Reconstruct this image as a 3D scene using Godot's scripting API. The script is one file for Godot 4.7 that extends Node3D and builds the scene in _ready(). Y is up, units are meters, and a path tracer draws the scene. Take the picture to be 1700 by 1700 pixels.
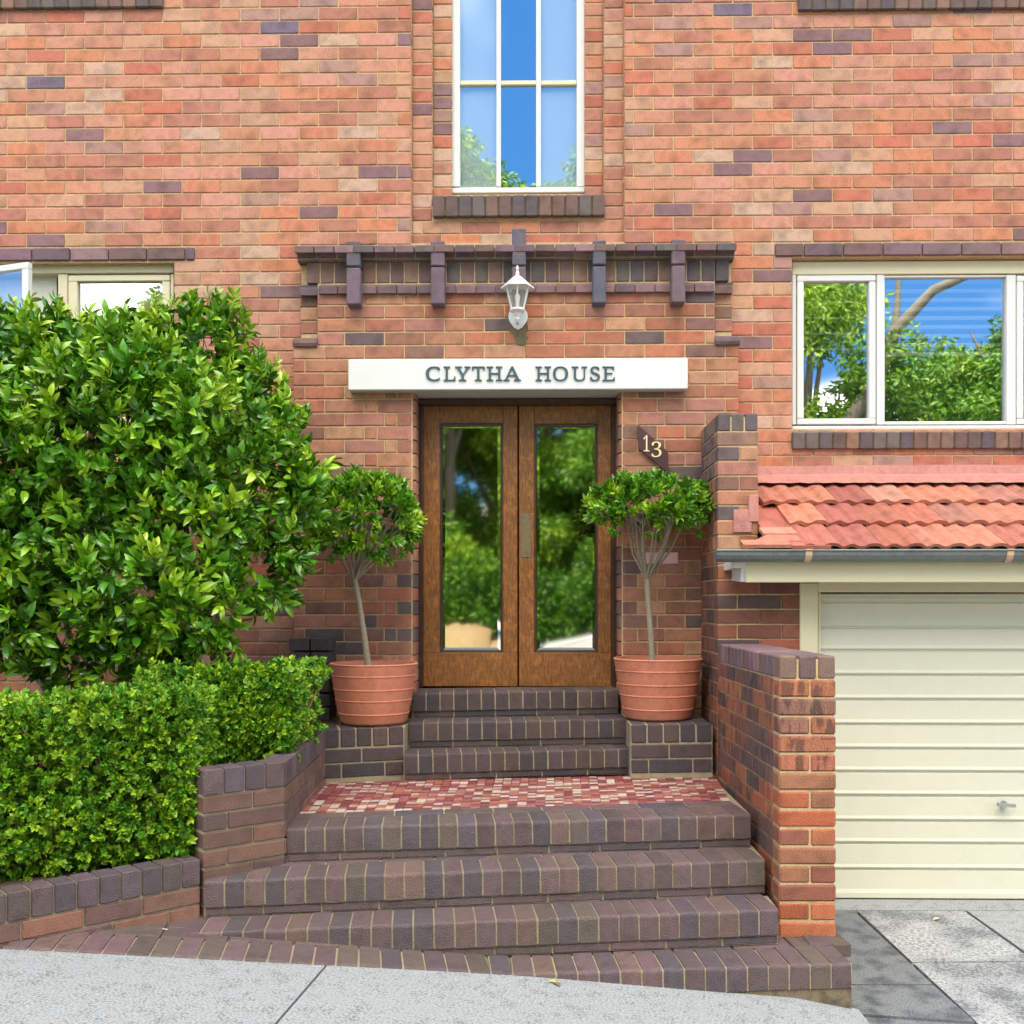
extends Node3D

# ---------------------------------------------------------------- lens of the photograph
const F := 1677.0
const TURN := 0.018
const EYE := Vector3(0.0, 1.72, 6.5)

var rng := RandomNumberGenerator.new()
var M := {}
var brick_cache := {}
var counts := {}


func ray(px: float, py: float) -> Vector3:
	return Vector3((px - 850.0) / F, -(py - 1000.0) / F, -1.0).rotated(Vector3.UP, TURN)


func at_z(px: float, py: float, z: float) -> Vector3:
	var d := ray(px, py)
	return EYE + d * ((z - EYE.z) / d.z)


func at_y(px: float, py: float, y: float) -> Vector3:
	var d := ray(px, py)
	return EYE + d * ((y - EYE.y) / d.y)


func to_px(p: Vector3) -> Vector2:
	var q := (p - EYE).rotated(Vector3.UP, -TURN)
	return Vector2(850.0 + F * q.x / -q.z, 1000.0 - F * q.y / -q.z)


# ---------------------------------------------------------------- mesh building
class MB:
	var v := PackedVector3Array()
	var n := PackedVector3Array()
	var c := PackedColorArray()
	var u := PackedVector2Array()
	var i := PackedInt32Array()
	var col := Color(1, 1, 1)
	var uo := Vector2.ZERO
	var us := 0.8

	func uv(p: Vector3, nn: Vector3) -> Vector2:
		var a := nn.abs()
		if a.z >= a.x and a.z >= a.y:
			return uo + Vector2(p.x, -p.y) * us
		if a.x >= a.y:
			return uo + Vector2(p.z, -p.y) * us
		return uo + Vector2(p.x, p.z) * us

	func put(p: Vector3, nn: Vector3, t: Vector2) -> void:
		v.append(p); n.append(nn); c.append(col); u.append(t)

	# corners run counterclockwise seen from outside
	func quad(a: Vector3, b: Vector3, cc: Vector3, d: Vector3) -> void:
		var nn := (b - a).cross(cc - a) + (cc - a).cross(d - a)
		nn = nn.normalized()
		var k := v.size()
		for p in [a, b, cc, d]:
			put(p, nn, uv(p, nn))
		for j in [0, 2, 1, 0, 3, 2]:
			i.append(k + j)

	func quad_n(a: Vector3, b: Vector3, cc: Vector3, d: Vector3, na: Vector3, nb: Vector3, nc: Vector3, nd: Vector3) -> void:
		var k := v.size()
		put(a, na, uv(a, na)); put(b, nb, uv(b, na)); put(cc, nc, uv(cc, na)); put(d, nd, uv(d, na))
		for j in [0, 2, 1, 0, 3, 2]:
			i.append(k + j)

	func tri(a: Vector3, b: Vector3, cc: Vector3) -> void:
		var nn := (b - a).cross(cc - a).normalized()
		var k := v.size()
		for p in [a, b, cc]:
			put(p, nn, uv(p, nn))
		for j in [0, 2, 1]:
			i.append(k + j)

	func box(xf: Transform3D, s: Vector3) -> void:
		var h := s * 0.5
		var p: Array[Vector3] = []
		for k in 8:
			p.append(xf * Vector3(h.x if k & 1 else -h.x, h.y if k & 2 else -h.y, h.z if k & 4 else -h.z))
		quad(p[4], p[5], p[7], p[6]); quad(p[1], p[0], p[2], p[3]); quad(p[5], p[1], p[3], p[7])
		quad(p[0], p[4], p[6], p[2]); quad(p[6], p[7], p[3], p[2]); quad(p[0], p[1], p[5], p[4])

	# box with chamfered edges, 44 triangles; UVs follow the box's own axes
	func cbox(xf: Transform3D, s: Vector3, b: float) -> void:
		var h := s * 0.5
		var fp := {}
		for ax in 3:
			for sg in [-1, 1]:
				for k in 4:
					var q := Vector3.ZERO
					q[ax] = sg * h[ax]
					var a1 := (ax + 1) % 3
					var a2 := (ax + 2) % 3
					var s1 := -1 if k & 1 else 1
					var s2 := -1 if k & 2 else 1
					q[a1] = s1 * (h[a1] - b)
					q[a2] = s2 * (h[a2] - b)
					var key := Vector3i.ZERO
					key[ax] = sg; key[a1] = s1; key[a2] = s2
					fp[[ax, key]] = q
		for ax in 3:
			for sg in [-1, 1]:
				var a1 := (ax + 1) % 3
				var a2 := (ax + 2) % 3
				var pts: Array[Vector3] = []
				for st in [[1, 1], [-1, 1], [-1, -1], [1, -1]]:
					var key := Vector3i.ZERO
					key[ax] = sg; key[a1] = st[0]; key[a2] = st[1]
					pts.append(fp[[ax, key]])
				if sg < 0:
					pts.reverse()
				quad_l(xf, pts)
		for ax in 3:   # edges along ax
			var a1 := (ax + 1) % 3
			var a2 := (ax + 2) % 3
			for s1 in [-1, 1]:
				for s2 in [-1, 1]:
					var k0 := Vector3i.ZERO
					var k1 := Vector3i.ZERO
					k0[ax] = -1; k0[a1] = s1; k0[a2] = s2
					k1[ax] = 1; k1[a1] = s1; k1[a2] = s2
					var pts: Array[Vector3] = [fp[[a1, k0]], fp[[a1, k1]], fp[[a2, k1]], fp[[a2, k0]]]
					var out := Vector3.ZERO
					out[a1] = s1; out[a2] = s2
					if (pts[1] - pts[0]).cross(pts[2] - pts[0]).dot(out) < 0.0:
						pts.reverse()
					quad_l(xf, pts)
		for k in 8:
			var key := Vector3i(1 if k & 1 else -1, 1 if k & 2 else -1, 1 if k & 4 else -1)
			var pts: Array[Vector3] = [fp[[0, key]], fp[[1, key]], fp[[2, key]]]
			if (pts[1] - pts[0]).cross(pts[2] - pts[0]).dot(Vector3(key)) < 0.0:
				pts.reverse()
			var ln := Vector3(key).normalized()
			var kk := v.size()
			for p in pts:
				put(xf * p, (xf.basis * ln).normalized(), uv(p, ln))
			for j in [0, 2, 1]:
				i.append(kk + j)

	func quad_l(xf: Transform3D, pts: Array[Vector3]) -> void:
		var ln := (pts[1] - pts[0]).cross(pts[2] - pts[0]).normalized()
		var wn := (xf.basis * ln).normalized()
		var k := v.size()
		for p in pts:
			put(xf * p, wn, uv(p, ln))
		for j in [0, 2, 1, 0, 3, 2]:
			i.append(k + j)

	# a slab with a plan outline (x, z), counterclockwise or not
	func prism(poly: PackedVector2Array, y0: float, y1: float) -> void:
		var pp := poly.duplicate()
		if Geometry2D.is_polygon_clockwise(pp):
			pp.reverse()
		var m := pp.size()
		for k in m:
			var a := pp[k]
			var b := pp[(k + 1) % m]
			quad(Vector3(b.x, y0, b.y), Vector3(a.x, y0, a.y), Vector3(a.x, y1, a.y), Vector3(b.x, y1, b.y))
		var t := Geometry2D.triangulate_polygon(pp)
		for k in range(0, t.size(), 3):
			var a := pp[t[k]]
			var b := pp[t[k + 1]]
			var d := pp[t[k + 2]]
			up_tri(Vector3(a.x, y1, a.y), Vector3(b.x, y1, b.y), Vector3(d.x, y1, d.y), 1.0)
			up_tri(Vector3(a.x, y0, a.y), Vector3(b.x, y0, b.y), Vector3(d.x, y0, d.y), -1.0)

	func up_tri(a: Vector3, b: Vector3, d: Vector3, s: float) -> void:
		if (b - a).cross(d - a).y * s < 0.0:
			tri(a, d, b)
		else:
			tri(a, b, d)

	# outline in (z, y), extruded along x
	func extrude_x(prof: PackedVector2Array, x0: float, x1: float) -> void:
		var pp := prof.duplicate()
		if Geometry2D.is_polygon_clockwise(pp):
			pp.reverse()
		var m := pp.size()
		for k in m:
			var a := pp[k]
			var b := pp[(k + 1) % m]
			quad(Vector3(x0, a.y, a.x), Vector3(x1, a.y, a.x), Vector3(x1, b.y, b.x), Vector3(x0, b.y, b.x))
		var t := Geometry2D.triangulate_polygon(pp)
		for k in range(0, t.size(), 3):
			for side in 2:
				var x := x0 if side == 0 else x1
				var q: Array[Vector3] = []
				for j in 3:
					q.append(Vector3(x, pp[t[k + j]].y, pp[t[k + j]].x))
				var sgn := -1.0 if side == 0 else 1.0
				if (q[1] - q[0]).cross(q[2] - q[0]).x * sgn < 0.0:
					q.reverse()
				tri(q[0], q[1], q[2])

	func lathe(prof: Array, segs: int, xf: Transform3D, smooth := true) -> void:
		for k in prof.size() - 1:
			var a: Vector2 = prof[k]
			var b: Vector2 = prof[k + 1]
			var t := (b - a).normalized()
			var nl := Vector2(t.y, -t.x)
			for s in segs:
				var w0 := TAU * s / segs
				var w1 := TAU * (s + 1) / segs
				var d0 := Vector3(cos(w0), 0, -sin(w0))
				var d1 := Vector3(cos(w1), 0, -sin(w1))
				var n0 := (xf.basis * (d0 * nl.x + Vector3.UP * nl.y)).normalized()
				var n1 := (xf.basis * (d1 * nl.x + Vector3.UP * nl.y)).normalized()
				if not smooth:
					n0 = (n0 + n1).normalized()
					n1 = n0
				var p0 := xf * (d0 * a.x + Vector3.UP * a.y)
				var p1 := xf * (d1 * a.x + Vector3.UP * a.y)
				var p2 := xf * (d1 * b.x + Vector3.UP * b.y)
				var p3 := xf * (d0 * b.x + Vector3.UP * b.y)
				var kk := v.size()
				var ua := uo + Vector2(float(s) / segs * 2.0, a.y * 2.0)
				var ub := uo + Vector2(float(s + 1) / segs * 2.0, b.y * 2.0)
				put(p0, n0, ua); put(p1, n1, Vector2(ub.x, ua.y)); put(p2, n1, ub); put(p3, n0, Vector2(ua.x, ub.y))
				for j in [0, 2, 1, 0, 3, 2]:
					i.append(kk + j)

	func tube(pts: Array, radii: Array, segs: int) -> void:
		var rings := []
		for k in pts.size():
			var t: Vector3 = (pts[mini(k + 1, pts.size() - 1)] - pts[maxi(k - 1, 0)]).normalized()
			var a := t.cross(Vector3(0.31, 0.2, 0.93)).normalized()
			var b := t.cross(a).normalized()
			var ring := []
			for s in segs:
				var w := TAU * s / segs
				var d := a * cos(w) + b * sin(w)
				ring.append([pts[k] + d * radii[k], d])
			rings.append(ring)
		for k in rings.size() - 1:
			for s in segs:
				var s2 := (s + 1) % segs
				var kk := v.size()
				for e in [[rings[k][s], s, k], [rings[k][s2], s + 1, k], [rings[k + 1][s2], s + 1, k + 1], [rings[k + 1][s], s, k + 1]]:
					put(e[0][0], e[0][1], Vector2(float(e[1]) / segs, e[2] * 0.3))
				for j in [0, 2, 1, 0, 3, 2]:
					i.append(kk + j)
		var last: Array = rings[rings.size() - 1]
		for s in segs:
			tri(pts[pts.size() - 1], last[s][0], last[(s + 1) % segs][0])

	func mesh() -> ArrayMesh:
		var a := []
		a.resize(Mesh.ARRAY_MAX)
		a[Mesh.ARRAY_VERTEX] = v
		a[Mesh.ARRAY_NORMAL] = n
		a[Mesh.ARRAY_COLOR] = c
		a[Mesh.ARRAY_TEX_UV] = u
		a[Mesh.ARRAY_INDEX] = i
		var am := ArrayMesh.new()
		am.add_surface_from_arrays(Mesh.PRIMITIVE_TRIANGLES, a)
		return am

	func centre() -> Vector3:
		if v.is_empty():
			return Vector3.ZERO
		var bb := AABB(v[0], Vector3.ZERO)
		for p in v:
			bb = bb.expand(p)
		return bb.get_center()


func V2(pts: Array) -> PackedVector2Array:
	var o := PackedVector2Array()
	for p in pts:
		o.append(Vector2(p[0], p[1]))
	return o


func numbered(parent: Node, called: String) -> String:
	var key := str(parent.get_instance_id()) + called
	var k: int = counts.get(key, 0)
	counts[key] = k + 1
	return called if k == 0 else "%s_%03d" % [called, k]


func origin_of(n: Node) -> Vector3:
	var o := Vector3.ZERO
	while n != self:
		o += (n as Node3D).position
		n = n.get_parent()
	return o


func tag(o: Node, label: String, category: String, group := "", kind := "") -> void:
	if label != "":
		o.set_meta("label", label)
	if category != "":
		o.set_meta("category", category)
	if group != "":
		o.set_meta("group", group)
	if kind != "":
		o.set_meta("kind", kind)


func thing(called: String, where: Vector3, label := "", category := "", group := "") -> Node3D:
	var o := Node3D.new()
	o.name = numbered(self, called)
	o.position = where
	add_child(o)
	tag(o, label, category, group)
	return o


# a mesh built in world coordinates becomes a node centred on itself
func part(called: String, mb: MB, m: Material, parent: Node) -> MeshInstance3D:
	var o := MeshInstance3D.new()
	var ctr := mb.centre()
	for k in mb.v.size():
		mb.v[k] -= ctr
	o.mesh = mb.mesh()
	o.material_override = m
	o.name = numbered(parent, called)
	parent.add_child(o)
	o.position = ctr - origin_of(parent)
	return o


func structure(called: String, mb: MB, m: Material, label: String) -> MeshInstance3D:
	var o := part(called, mb, m, self)
	tag(o, label, "", "", "structure")
	return o


func lin(r: float, g: float, b: float, k := 1.0) -> Color:
	var c := Color(r / 255.0, g / 255.0, b / 255.0).srgb_to_linear()
	return Color(c.r * k, c.g * k, c.b * k)


# ---------------------------------------------------------------- textures and materials
func noise(kind: int, freq: float, seed_: int, oct := 4) -> FastNoiseLite:
	var f := FastNoiseLite.new()
	f.noise_type = kind
	f.frequency = freq
	f.seed = seed_
	f.fractal_octaves = oct
	return f


func grey(f: FastNoiseLite, w: int, h: int) -> PackedByteArray:
	var im := f.get_seamless_image(w, h, false, false, 0.12)
	im.convert(Image.FORMAT_L8)
	return im.get_data()


func tex_from(w: int, h: int, data: PackedByteArray, fmt := Image.FORMAT_RGB8) -> ImageTexture:
	return ImageTexture.create_from_image(Image.create_from_data(w, h, false, fmt, data))


func bump_from(w: int, h: int, data: PackedByteArray, strength: float) -> ImageTexture:
	var im := Image.create_from_data(w, h, false, Image.FORMAT_L8, data)
	im.convert(Image.FORMAT_RGBA8)
	im.bump_map_to_normal_map(strength)
	return ImageTexture.create_from_image(im)


# multiplies the base colour: blotches with a hard-ish outline, fine grain, light specks
func mottle(w: int, lo: float, hi: float, blot: float, grain: float, sd: int, tint: Color, coarse := 0.012, fine := 0.22, ragged := 0.18, wash := 0.16) -> Array:
	var a := grey(noise(FastNoiseLite.TYPE_SIMPLEX_SMOOTH, coarse, sd, 5), w, w)
	var b := grey(noise(FastNoiseLite.TYPE_SIMPLEX, fine, sd + 1, 3), w, w)
	var s := grey(noise(FastNoiseLite.TYPE_CELLULAR, 0.09, sd + 2, 1), w, w)
	var o := PackedByteArray()
	o.resize(w * w * 3)
	var hgt := PackedByteArray()
	hgt.resize(w * w)
	for k in w * w:
		var f := float(a[k]) / 255.0
		var g := float(b[k]) / 255.0
		var dark := smoothstep(lo, hi, f + (g - 0.5) * ragged) * blot
		var val := 0.92 + (g - 0.5) * grain + (f - 0.5) * wash
		val += (float(absi(hash(k)) % 1009) / 1009.0 - 0.5) * grain * 0.5
		if s[k] > 244:
			val += 0.10
		hgt[k] = int(clampf(g * 200.0 + (f - 0.5) * 90.0 + 20.0, 0, 255))
		o[k * 3] = int(clampf(lerpf(val, val * tint.r, dark), 0, 1) * 255)
		o[k * 3 + 1] = int(clampf(lerpf(val, val * tint.g, dark), 0, 1) * 255)
		o[k * 3 + 2] = int(clampf(lerpf(val, val * tint.b, dark), 0, 1) * 255)
	return [tex_from(w, w, o), bump_from(w, w, hgt, 3.0)]


func mat(c: Color, rough := 0.8, texs := [], scale := 1.0, tri := true, bump := 0.5) -> StandardMaterial3D:
	var m := StandardMaterial3D.new()
	m.albedo_color = c.linear_to_srgb()
	m.roughness = rough
	m.vertex_color_use_as_albedo = true
	if texs.size() > 0:
		m.albedo_texture = texs[0]
	if texs.size() > 1:
		m.normal_enabled = true
		m.normal_texture = texs[1]
		m.normal_scale = bump
	if tri:
		m.uv1_triplanar = true
		m.uv1_world_triplanar = true
	m.uv1_scale = Vector3.ONE * scale
	return m


func wood_tex() -> Array:
	var w := 512
	var h := 1024
	var fa := noise(FastNoiseLite.TYPE_SIMPLEX, 1.0, 71, 4)
	var o := PackedByteArray()
	o.resize(w * h * 3)
	var hg := PackedByteArray()
	hg.resize(w * h)
	var scuff := noise(FastNoiseLite.TYPE_SIMPLEX, 0.012, 77, 5)
	for y in h:
		for x in w:
			var g := fa.get_noise_2d(x * 0.11, y * 0.006) * 0.5 + 0.5
			var fine := fa.get_noise_2d(x * 0.5 + 300.0, y * 0.02) * 0.5 + 0.5
			var sc := smoothstep(0.18, 0.42, scuff.get_noise_2d(x, y * 0.6) + (fine - 0.5) * 0.3)
			var val := 0.55 + g * 0.35 + (fine - 0.5) * 0.35
			var k := y * w + x
			hg[k] = int(fine * 255)
			o[k * 3] = int(clampf(val + sc * 0.10, 0, 1) * 255)
			o[k * 3 + 1] = int(clampf(val * 0.97 + sc * 0.09, 0, 1) * 255)
			o[k * 3 + 2] = int(clampf(val * 0.92 + sc * 0.10, 0, 1) * 255)
	return [tex_from(w, h, o), bump_from(w, h, hg, 2.0)]


# dark run-off streaks and pale lime bloom down a weathered face
func streak_tex() -> Array:
	var w := 512
	var fa := noise(FastNoiseLite.TYPE_SIMPLEX, 1.0, 171, 4)
	var o := PackedByteArray()
	o.resize(w * w * 3)
	var hg := PackedByteArray()
	hg.resize(w * w)
	for y in w:
		for x in w:
			var st := fa.get_noise_2d(x * 0.045, y * 0.007)
			var pa := fa.get_noise_2d(x * 0.011 + 90.0, y * 0.011)
			var gr := fa.get_noise_2d(x * 0.16, y * 0.16 + 70.0)
			var dark := smoothstep(0.05, 0.45, st + pa * 0.8 + gr * 0.15) * 0.62
			var lime := smoothstep(0.34, 0.55, -st + pa * 0.35 + gr * 0.2) * 0.22
			var val := 0.92 + gr * 0.14
			var k := y * w + x
			hg[k] = int(clampf(gr * 0.5 + 0.5, 0, 1) * 255)
			o[k * 3] = int(clampf(lerpf(val, val * 0.50, dark) + lime * 0.5, 0, 1) * 255)
			o[k * 3 + 1] = int(clampf(lerpf(val, val * 0.55, dark) + lime, 0, 1) * 255)
			o[k * 3 + 2] = int(clampf(lerpf(val, val * 0.66, dark) + lime, 0, 1) * 255)
	return [tex_from(w, w, o), bump_from(w, w, hg, 3.0)]


func make_materials() -> void:
	var tb := mottle(1024, 0.56, 0.90, 0.5, 0.34, 11, Color(0.62, 0.58, 0.60), 0.007, 0.13, 0.3, 0.36)
	var ts := mottle(512, 0.52, 0.78, 0.55, 0.36, 31, Color(0.66, 0.68, 0.66), 0.012, 0.16, 0.4, 0.36)
	var tp := mottle(512, 0.62, 1.0, 0.06, 0.02, 51, Color(0.85, 0.84, 0.78), 0.02, 0.22, 0.18, 0.02)
	var tc := mottle(1024, 0.42, 0.85, 0.4, 0.6, 91, Color(0.62, 0.63, 0.66), 0.012, 0.07, 0.5, 0.40)
	var td := mottle(1024, 0.50, 0.80, 0.75, 0.6, 131, Color(0.40, 0.42, 0.45), 0.004, 0.06, 0.9)
	var tw := wood_tex()
	M.brick = mat(Color(1.06, 1.06, 1.06), 0.85, tb, 1.0, false, 0.9)
	M.brick_streaked = mat(Color(1.08, 1.08, 1.08), 0.85, streak_tex(), 0.9, true, 0.4)
	M.step_brick = mat(Color(1.04, 1.04, 1.04), 0.75, ts, 1.6, false, 0.9)
	M.mortar = mat(lin(226, 194, 148, 0.80), 0.95, ts, 2.0)
	M.mortar_grey = mat(lin(182, 168, 140, 0.75), 0.95, ts, 2.0)
	M.mortar_step = mat(lin(204, 188, 156, 0.75), 0.95, ts, 2.0)
	M.white = mat(lin(238, 241, 240, 0.80), 0.45, tp, 1.2, true, 0.15)
	M.cream = mat(lin(236, 228, 192, 0.82), 0.45, tp, 1.0, true, 0.15)
	M.panel = mat(lin(234, 234, 214, 0.80), 0.4, tp, 0.7, true, 0.12)
	M.wood = mat(lin(160, 106, 54), 0.40, tw, 1.3, true, 0.35)
	M.wood_dark = mat(lin(80, 48, 34), 0.4, tw, 1.3, true, 0.3)
	M.terracotta = mat(Color.WHITE, 0.7, ts, 1.4, true, 0.25)
	M.tile = mat(Color.WHITE, 0.62, tb, 1.5, false, 0.3)
	M.mosaic = mat(Color.WHITE, 0.5, ts, 2.2, true, 0.25)
	M.flashing = mat(lin(208, 140, 130, 0.85), 0.6, ts, 1.4, true, 0.3)
	M.concrete = mat(lin(176, 182, 184, 0.72), 0.92, tc, 0.9, true, 0.8)
	M.drive = mat(lin(186, 190, 192, 0.8), 0.9, td, 0.55, true, 0.8)
	M.drive_clean = mat(lin(178, 184, 186, 0.74), 0.9, tc, 0.9, true, 0.8)
	M.drive_dark = mat(lin(140, 146, 150, 0.74), 0.9, td, 1.3, true, 0.8)
	M.rubble = mat(lin(150, 134, 108, 0.75), 0.98, td, 2.2, true, 1.4)
	M.asphalt = mat(Color(0.16, 0.155, 0.15), 0.9, tc, 0.8)
	M.verge = mat(lin(120, 108, 76, 0.7), 0.95, tc, 0.6)
	M.soil = mat(lin(92, 70, 50, 0.7), 1.0, tc, 2.0)
	M.bark = mat(lin(168, 156, 136, 0.8), 0.9, ts, 4.0, true, 0.8)
	M.twig = mat(lin(150, 122, 84, 0.8), 0.9)
	M.zinc = mat(lin(138, 146, 146, 0.8), 0.42, ts, 1.6, true, 0.2)
	M.zinc.metallic = 0.35
	M.paint = mat(Color.WHITE, 0.5)
	M.dark = mat(Color(0.03, 0.03, 0.032), 0.7)
	M.room = mat(lin(60, 62, 66), 0.9)
	M.blind = mat(lin(228, 226, 214, 0.85), 0.6)
	M.chrome = mat(lin(200, 205, 210), 0.2)
	M.chrome.metallic = 0.9
	M.plate = mat(lin(128, 112, 84), 0.45, ts, 3.0, true, 0.2)
	M.plate.metallic = 0.3
	M.rock = mat(lin(206, 178, 136, 0.8), 0.9, ts, 0.7, true, 0.9)
	M.car = mat(lin(236, 238, 240, 0.9), 0.15)
	M.car.clearcoat_enabled = true
	M.glass = mat(Color(0.42, 0.42, 0.38), 0.03)
	M.glass.metallic = 1.0
	M.glass.vertex_color_use_as_albedo = false
	var orm := Image.create(4, 4, false, Image.FORMAT_RGB8)
	orm.fill(Color(1.0, 0.012, 1.0))
	M.pane = ORMMaterial3D.new()
	M.pane.orm_texture = ImageTexture.create_from_image(orm)
	M.pane.albedo_color = Color(0.86, 0.89, 0.91, 0.50)
	M.pane.transparency = BaseMaterial3D.TRANSPARENCY_ALPHA
	M.pane_light = M.pane.duplicate()
	M.pane_light.albedo_color = Color(0.86, 0.90, 0.94, 0.30)
	M.clear = StandardMaterial3D.new()
	M.clear.albedo_color = Color(0.95, 0.97, 0.97, 0.12)
	M.clear.transparency = BaseMaterial3D.TRANSPARENCY_ALPHA
	M.clear.roughness = 0.05
	M.leaf = mat(Color.WHITE, 0.24)
	M.leaf.backlight_enabled = true
	M.leaf.backlight = Color(0.18, 0.25, 0.03)
	M.hedge = mat(Color.WHITE, 0.45)
	M.hedge.backlight_enabled = true
	M.hedge.backlight = Color(0.28, 0.34, 0.06)


# ---------------------------------------------------------------- bricks
const WALL_COLOURS := [[206, 144, 116, 20], [206, 146, 124, 15], [206, 158, 128, 13], [200, 120, 96, 10], [210, 138, 104, 14], [184, 124, 104, 9], [182, 140, 128, 8], [146, 110, 114, 4], [128, 110, 130, 1], [210, 172, 148, 5], [192, 128, 108, 10]]
const PORCH_COLOURS := [[192, 134, 104, 14], [198, 148, 116, 11], [178, 114, 90, 12], [164, 112, 92, 9], [142, 104, 92, 7], [112, 94, 96, 4], [186, 128, 112, 10], [194, 120, 92, 6]]
const LOW_COLOURS := [[156, 98, 74, 10], [138, 88, 70, 12], [168, 106, 76, 8], [120, 82, 72, 10], [102, 80, 78, 7], [170, 94, 68, 6]]
const STEP_COLOURS := [[112, 92, 94, 14], [104, 87, 89, 14], [120, 98, 92, 9], [96, 85, 91, 8], [120, 94, 98, 7], [104, 92, 86, 8]]
const DARK_COLOURS := [[120, 98, 94, 10], [136, 108, 98, 9], [104, 94, 98, 8], [150, 116, 100, 5], [116, 106, 102, 6]]
const PURPLE_COLOURS := [[134, 106, 114, 8], [116, 96, 104, 8], [150, 118, 120, 5], [126, 98, 96, 6]]


func pick(pal: Array) -> Array:
	var tot := 0
	for p in pal:
		tot += p[3]
	var r := rng.randi_range(0, tot - 1)
	for p in pal:
		r -= p[3]
		if r < 0:
			return p
	return pal[0]


func pick_at(pal: Array, share: float) -> Array:
	var tot := 0
	for p in pal:
		tot += p[3]
	var r := share * tot
	for p in pal:
		r -= p[3]
		if r < 0.0:
			return p
	return pal[0]


func brick_colour(pal: Array, vary := 0.07, share := -1.0) -> Color:
	var p := pick(pal) if share < 0.0 else pick_at(pal, share)
	var c := lin(p[0], p[1], p[2], 0.80)
	var k := 1.0 + rng.randf_range(-vary, vary)
	return Color(c.r * k * (1.0 + rng.randf_range(-0.03, 0.03)), c.g * k, c.b * k * (1.0 + rng.randf_range(-0.05, 0.05)))


# one brick: its own node under `parent`, or added to `mass` when that is given.
# alike bricks (same size and palette) share one of a few meshes.
func brick(parent: Node, mass: MB, xf: Transform3D, s: Vector3, pal: Array, bevel := 0.004, m: Material = null, called := "brick") -> void:
	var wob := Basis.from_euler(Vector3(rng.randf_range(-0.006, 0.006), rng.randf_range(-0.006, 0.006), rng.randf_range(-0.004, 0.004)))
	xf = Transform3D(xf.basis * wob, xf.origin + xf.basis.z * rng.randf_range(-0.0015, 0.0015))
	if mass:
		mass.col = brick_colour(pal)
		mass.uo = Vector2(rng.randf(), rng.randf())
		mass.cbox(xf, s, bevel)
		return
	var which := rng.randi_range(0, 35)
	var key := "%d_%d_%d_%d_%d" % [roundi(s.x * 250), roundi(s.y * 250), roundi(s.z * 250), pal.hash(), which]
	if not brick_cache.has(key):
		var mb := MB.new()
		mb.col = brick_colour(pal, 0.07, (which + 0.5) / 36.0)
		mb.uo = Vector2(rng.randf(), rng.randf())
		mb.cbox(Transform3D(), s, bevel)
		brick_cache[key] = [mb.mesh(), s]
	var o := MeshInstance3D.new()
	o.mesh = brick_cache[key][0]
	o.material_override = m if m else M.brick
	o.name = numbered(parent, called)
	parent.add_child(o)
	var ss: Vector3 = s / brick_cache[key][1]
	o.transform = Transform3D(xf.basis * Basis.from_scale(ss), xf.origin - origin_of(parent))


# fills x0..x1 of one course of a wall that faces +z; face at z, running bond with joints at off + k * pitch
func course(parent: Node, mass: MB, x0: float, x1: float, y0: float, h: float, z: float, off: float, pitch: float, pal: Array, depth := 0.1, choose := false, called := "brick") -> void:
	var j := 0.0078
	if x1 - x0 < 0.03:
		return
	var cuts: Array[float] = [x0]
	var k := ceilf((x0 - off) / pitch + 0.001)
	while off + k * pitch < x1 - 0.001:
		cuts.append(off + k * pitch)
		k += 1.0
	cuts.append(x1)
	if cuts.size() > 2 and cuts[1] - cuts[0] < 0.055:
		cuts.remove_at(1)
	if cuts.size() > 2 and cuts[-1] - cuts[-2] < 0.055:
		cuts.remove_at(cuts.size() - 2)
	for q in cuts.size() - 1:
		var a := cuts[q] + (0.0 if q == 0 else j * 0.5)
		var b := cuts[q + 1] - (0.0 if q == cuts.size() - 2 else j * 0.5)
		var ctr := Vector3((a + b) * 0.5, y0 + h * 0.5, z - depth * 0.5)
		var own := mass
		if choose and own_wall_brick(ctr):
			own = null
		brick(parent, own, Transform3D(Basis(), ctr), Vector3(b - a, h, depth), pal, 0.004, null, called)


# a mortar sheet at z with rectangular openings [x0, y0, x1, y1], and the sides of the openings
func sheet(mb: MB, x0: float, y0: float, x1: float, y1: float, z: float, holes: Array, deep: float) -> void:
	var xs: Array[float] = [x0, x1]
	var ys: Array[float] = [y0, y1]
	for h in holes:
		for e in [h[0], h[2]]:
			if e > x0 and e < x1 and not xs.has(e):
				xs.append(e)
		for e in [h[1], h[3]]:
			if e > y0 and e < y1 and not ys.has(e):
				ys.append(e)
	xs.sort()
	ys.sort()
	for a in xs.size() - 1:
		for b in ys.size() - 1:
			var c := Vector2((xs[a] + xs[a + 1]) * 0.5, (ys[b] + ys[b + 1]) * 0.5)
			var open := false
			for h in holes:
				if c.x > h[0] and c.x < h[2] and c.y > h[1] and c.y < h[3]:
					open = true
			if not open:
				mb.quad(Vector3(xs[a], ys[b], z), Vector3(xs[a + 1], ys[b], z), Vector3(xs[a + 1], ys[b + 1], z), Vector3(xs[a], ys[b + 1], z))
	for h in holes:
		var p := Vector3(h[0], h[1], z)
		var q := Vector3(h[2], h[3], z)
		var d := Vector3(0, 0, -deep)
		mb.quad(p + d, p, Vector3(p.x, q.y, z), Vector3(p.x, q.y, z) + d)
		mb.quad(Vector3(q.x, p.y, z), Vector3(q.x, p.y, z) + d, q + d, q)
		mb.quad(p + d, Vector3(q.x, p.y, z) + d, Vector3(q.x, p.y, z), p)
		mb.quad(Vector3(p.x, q.y, z), q, q + d, Vector3(p.x, q.y, z) + d)


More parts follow.
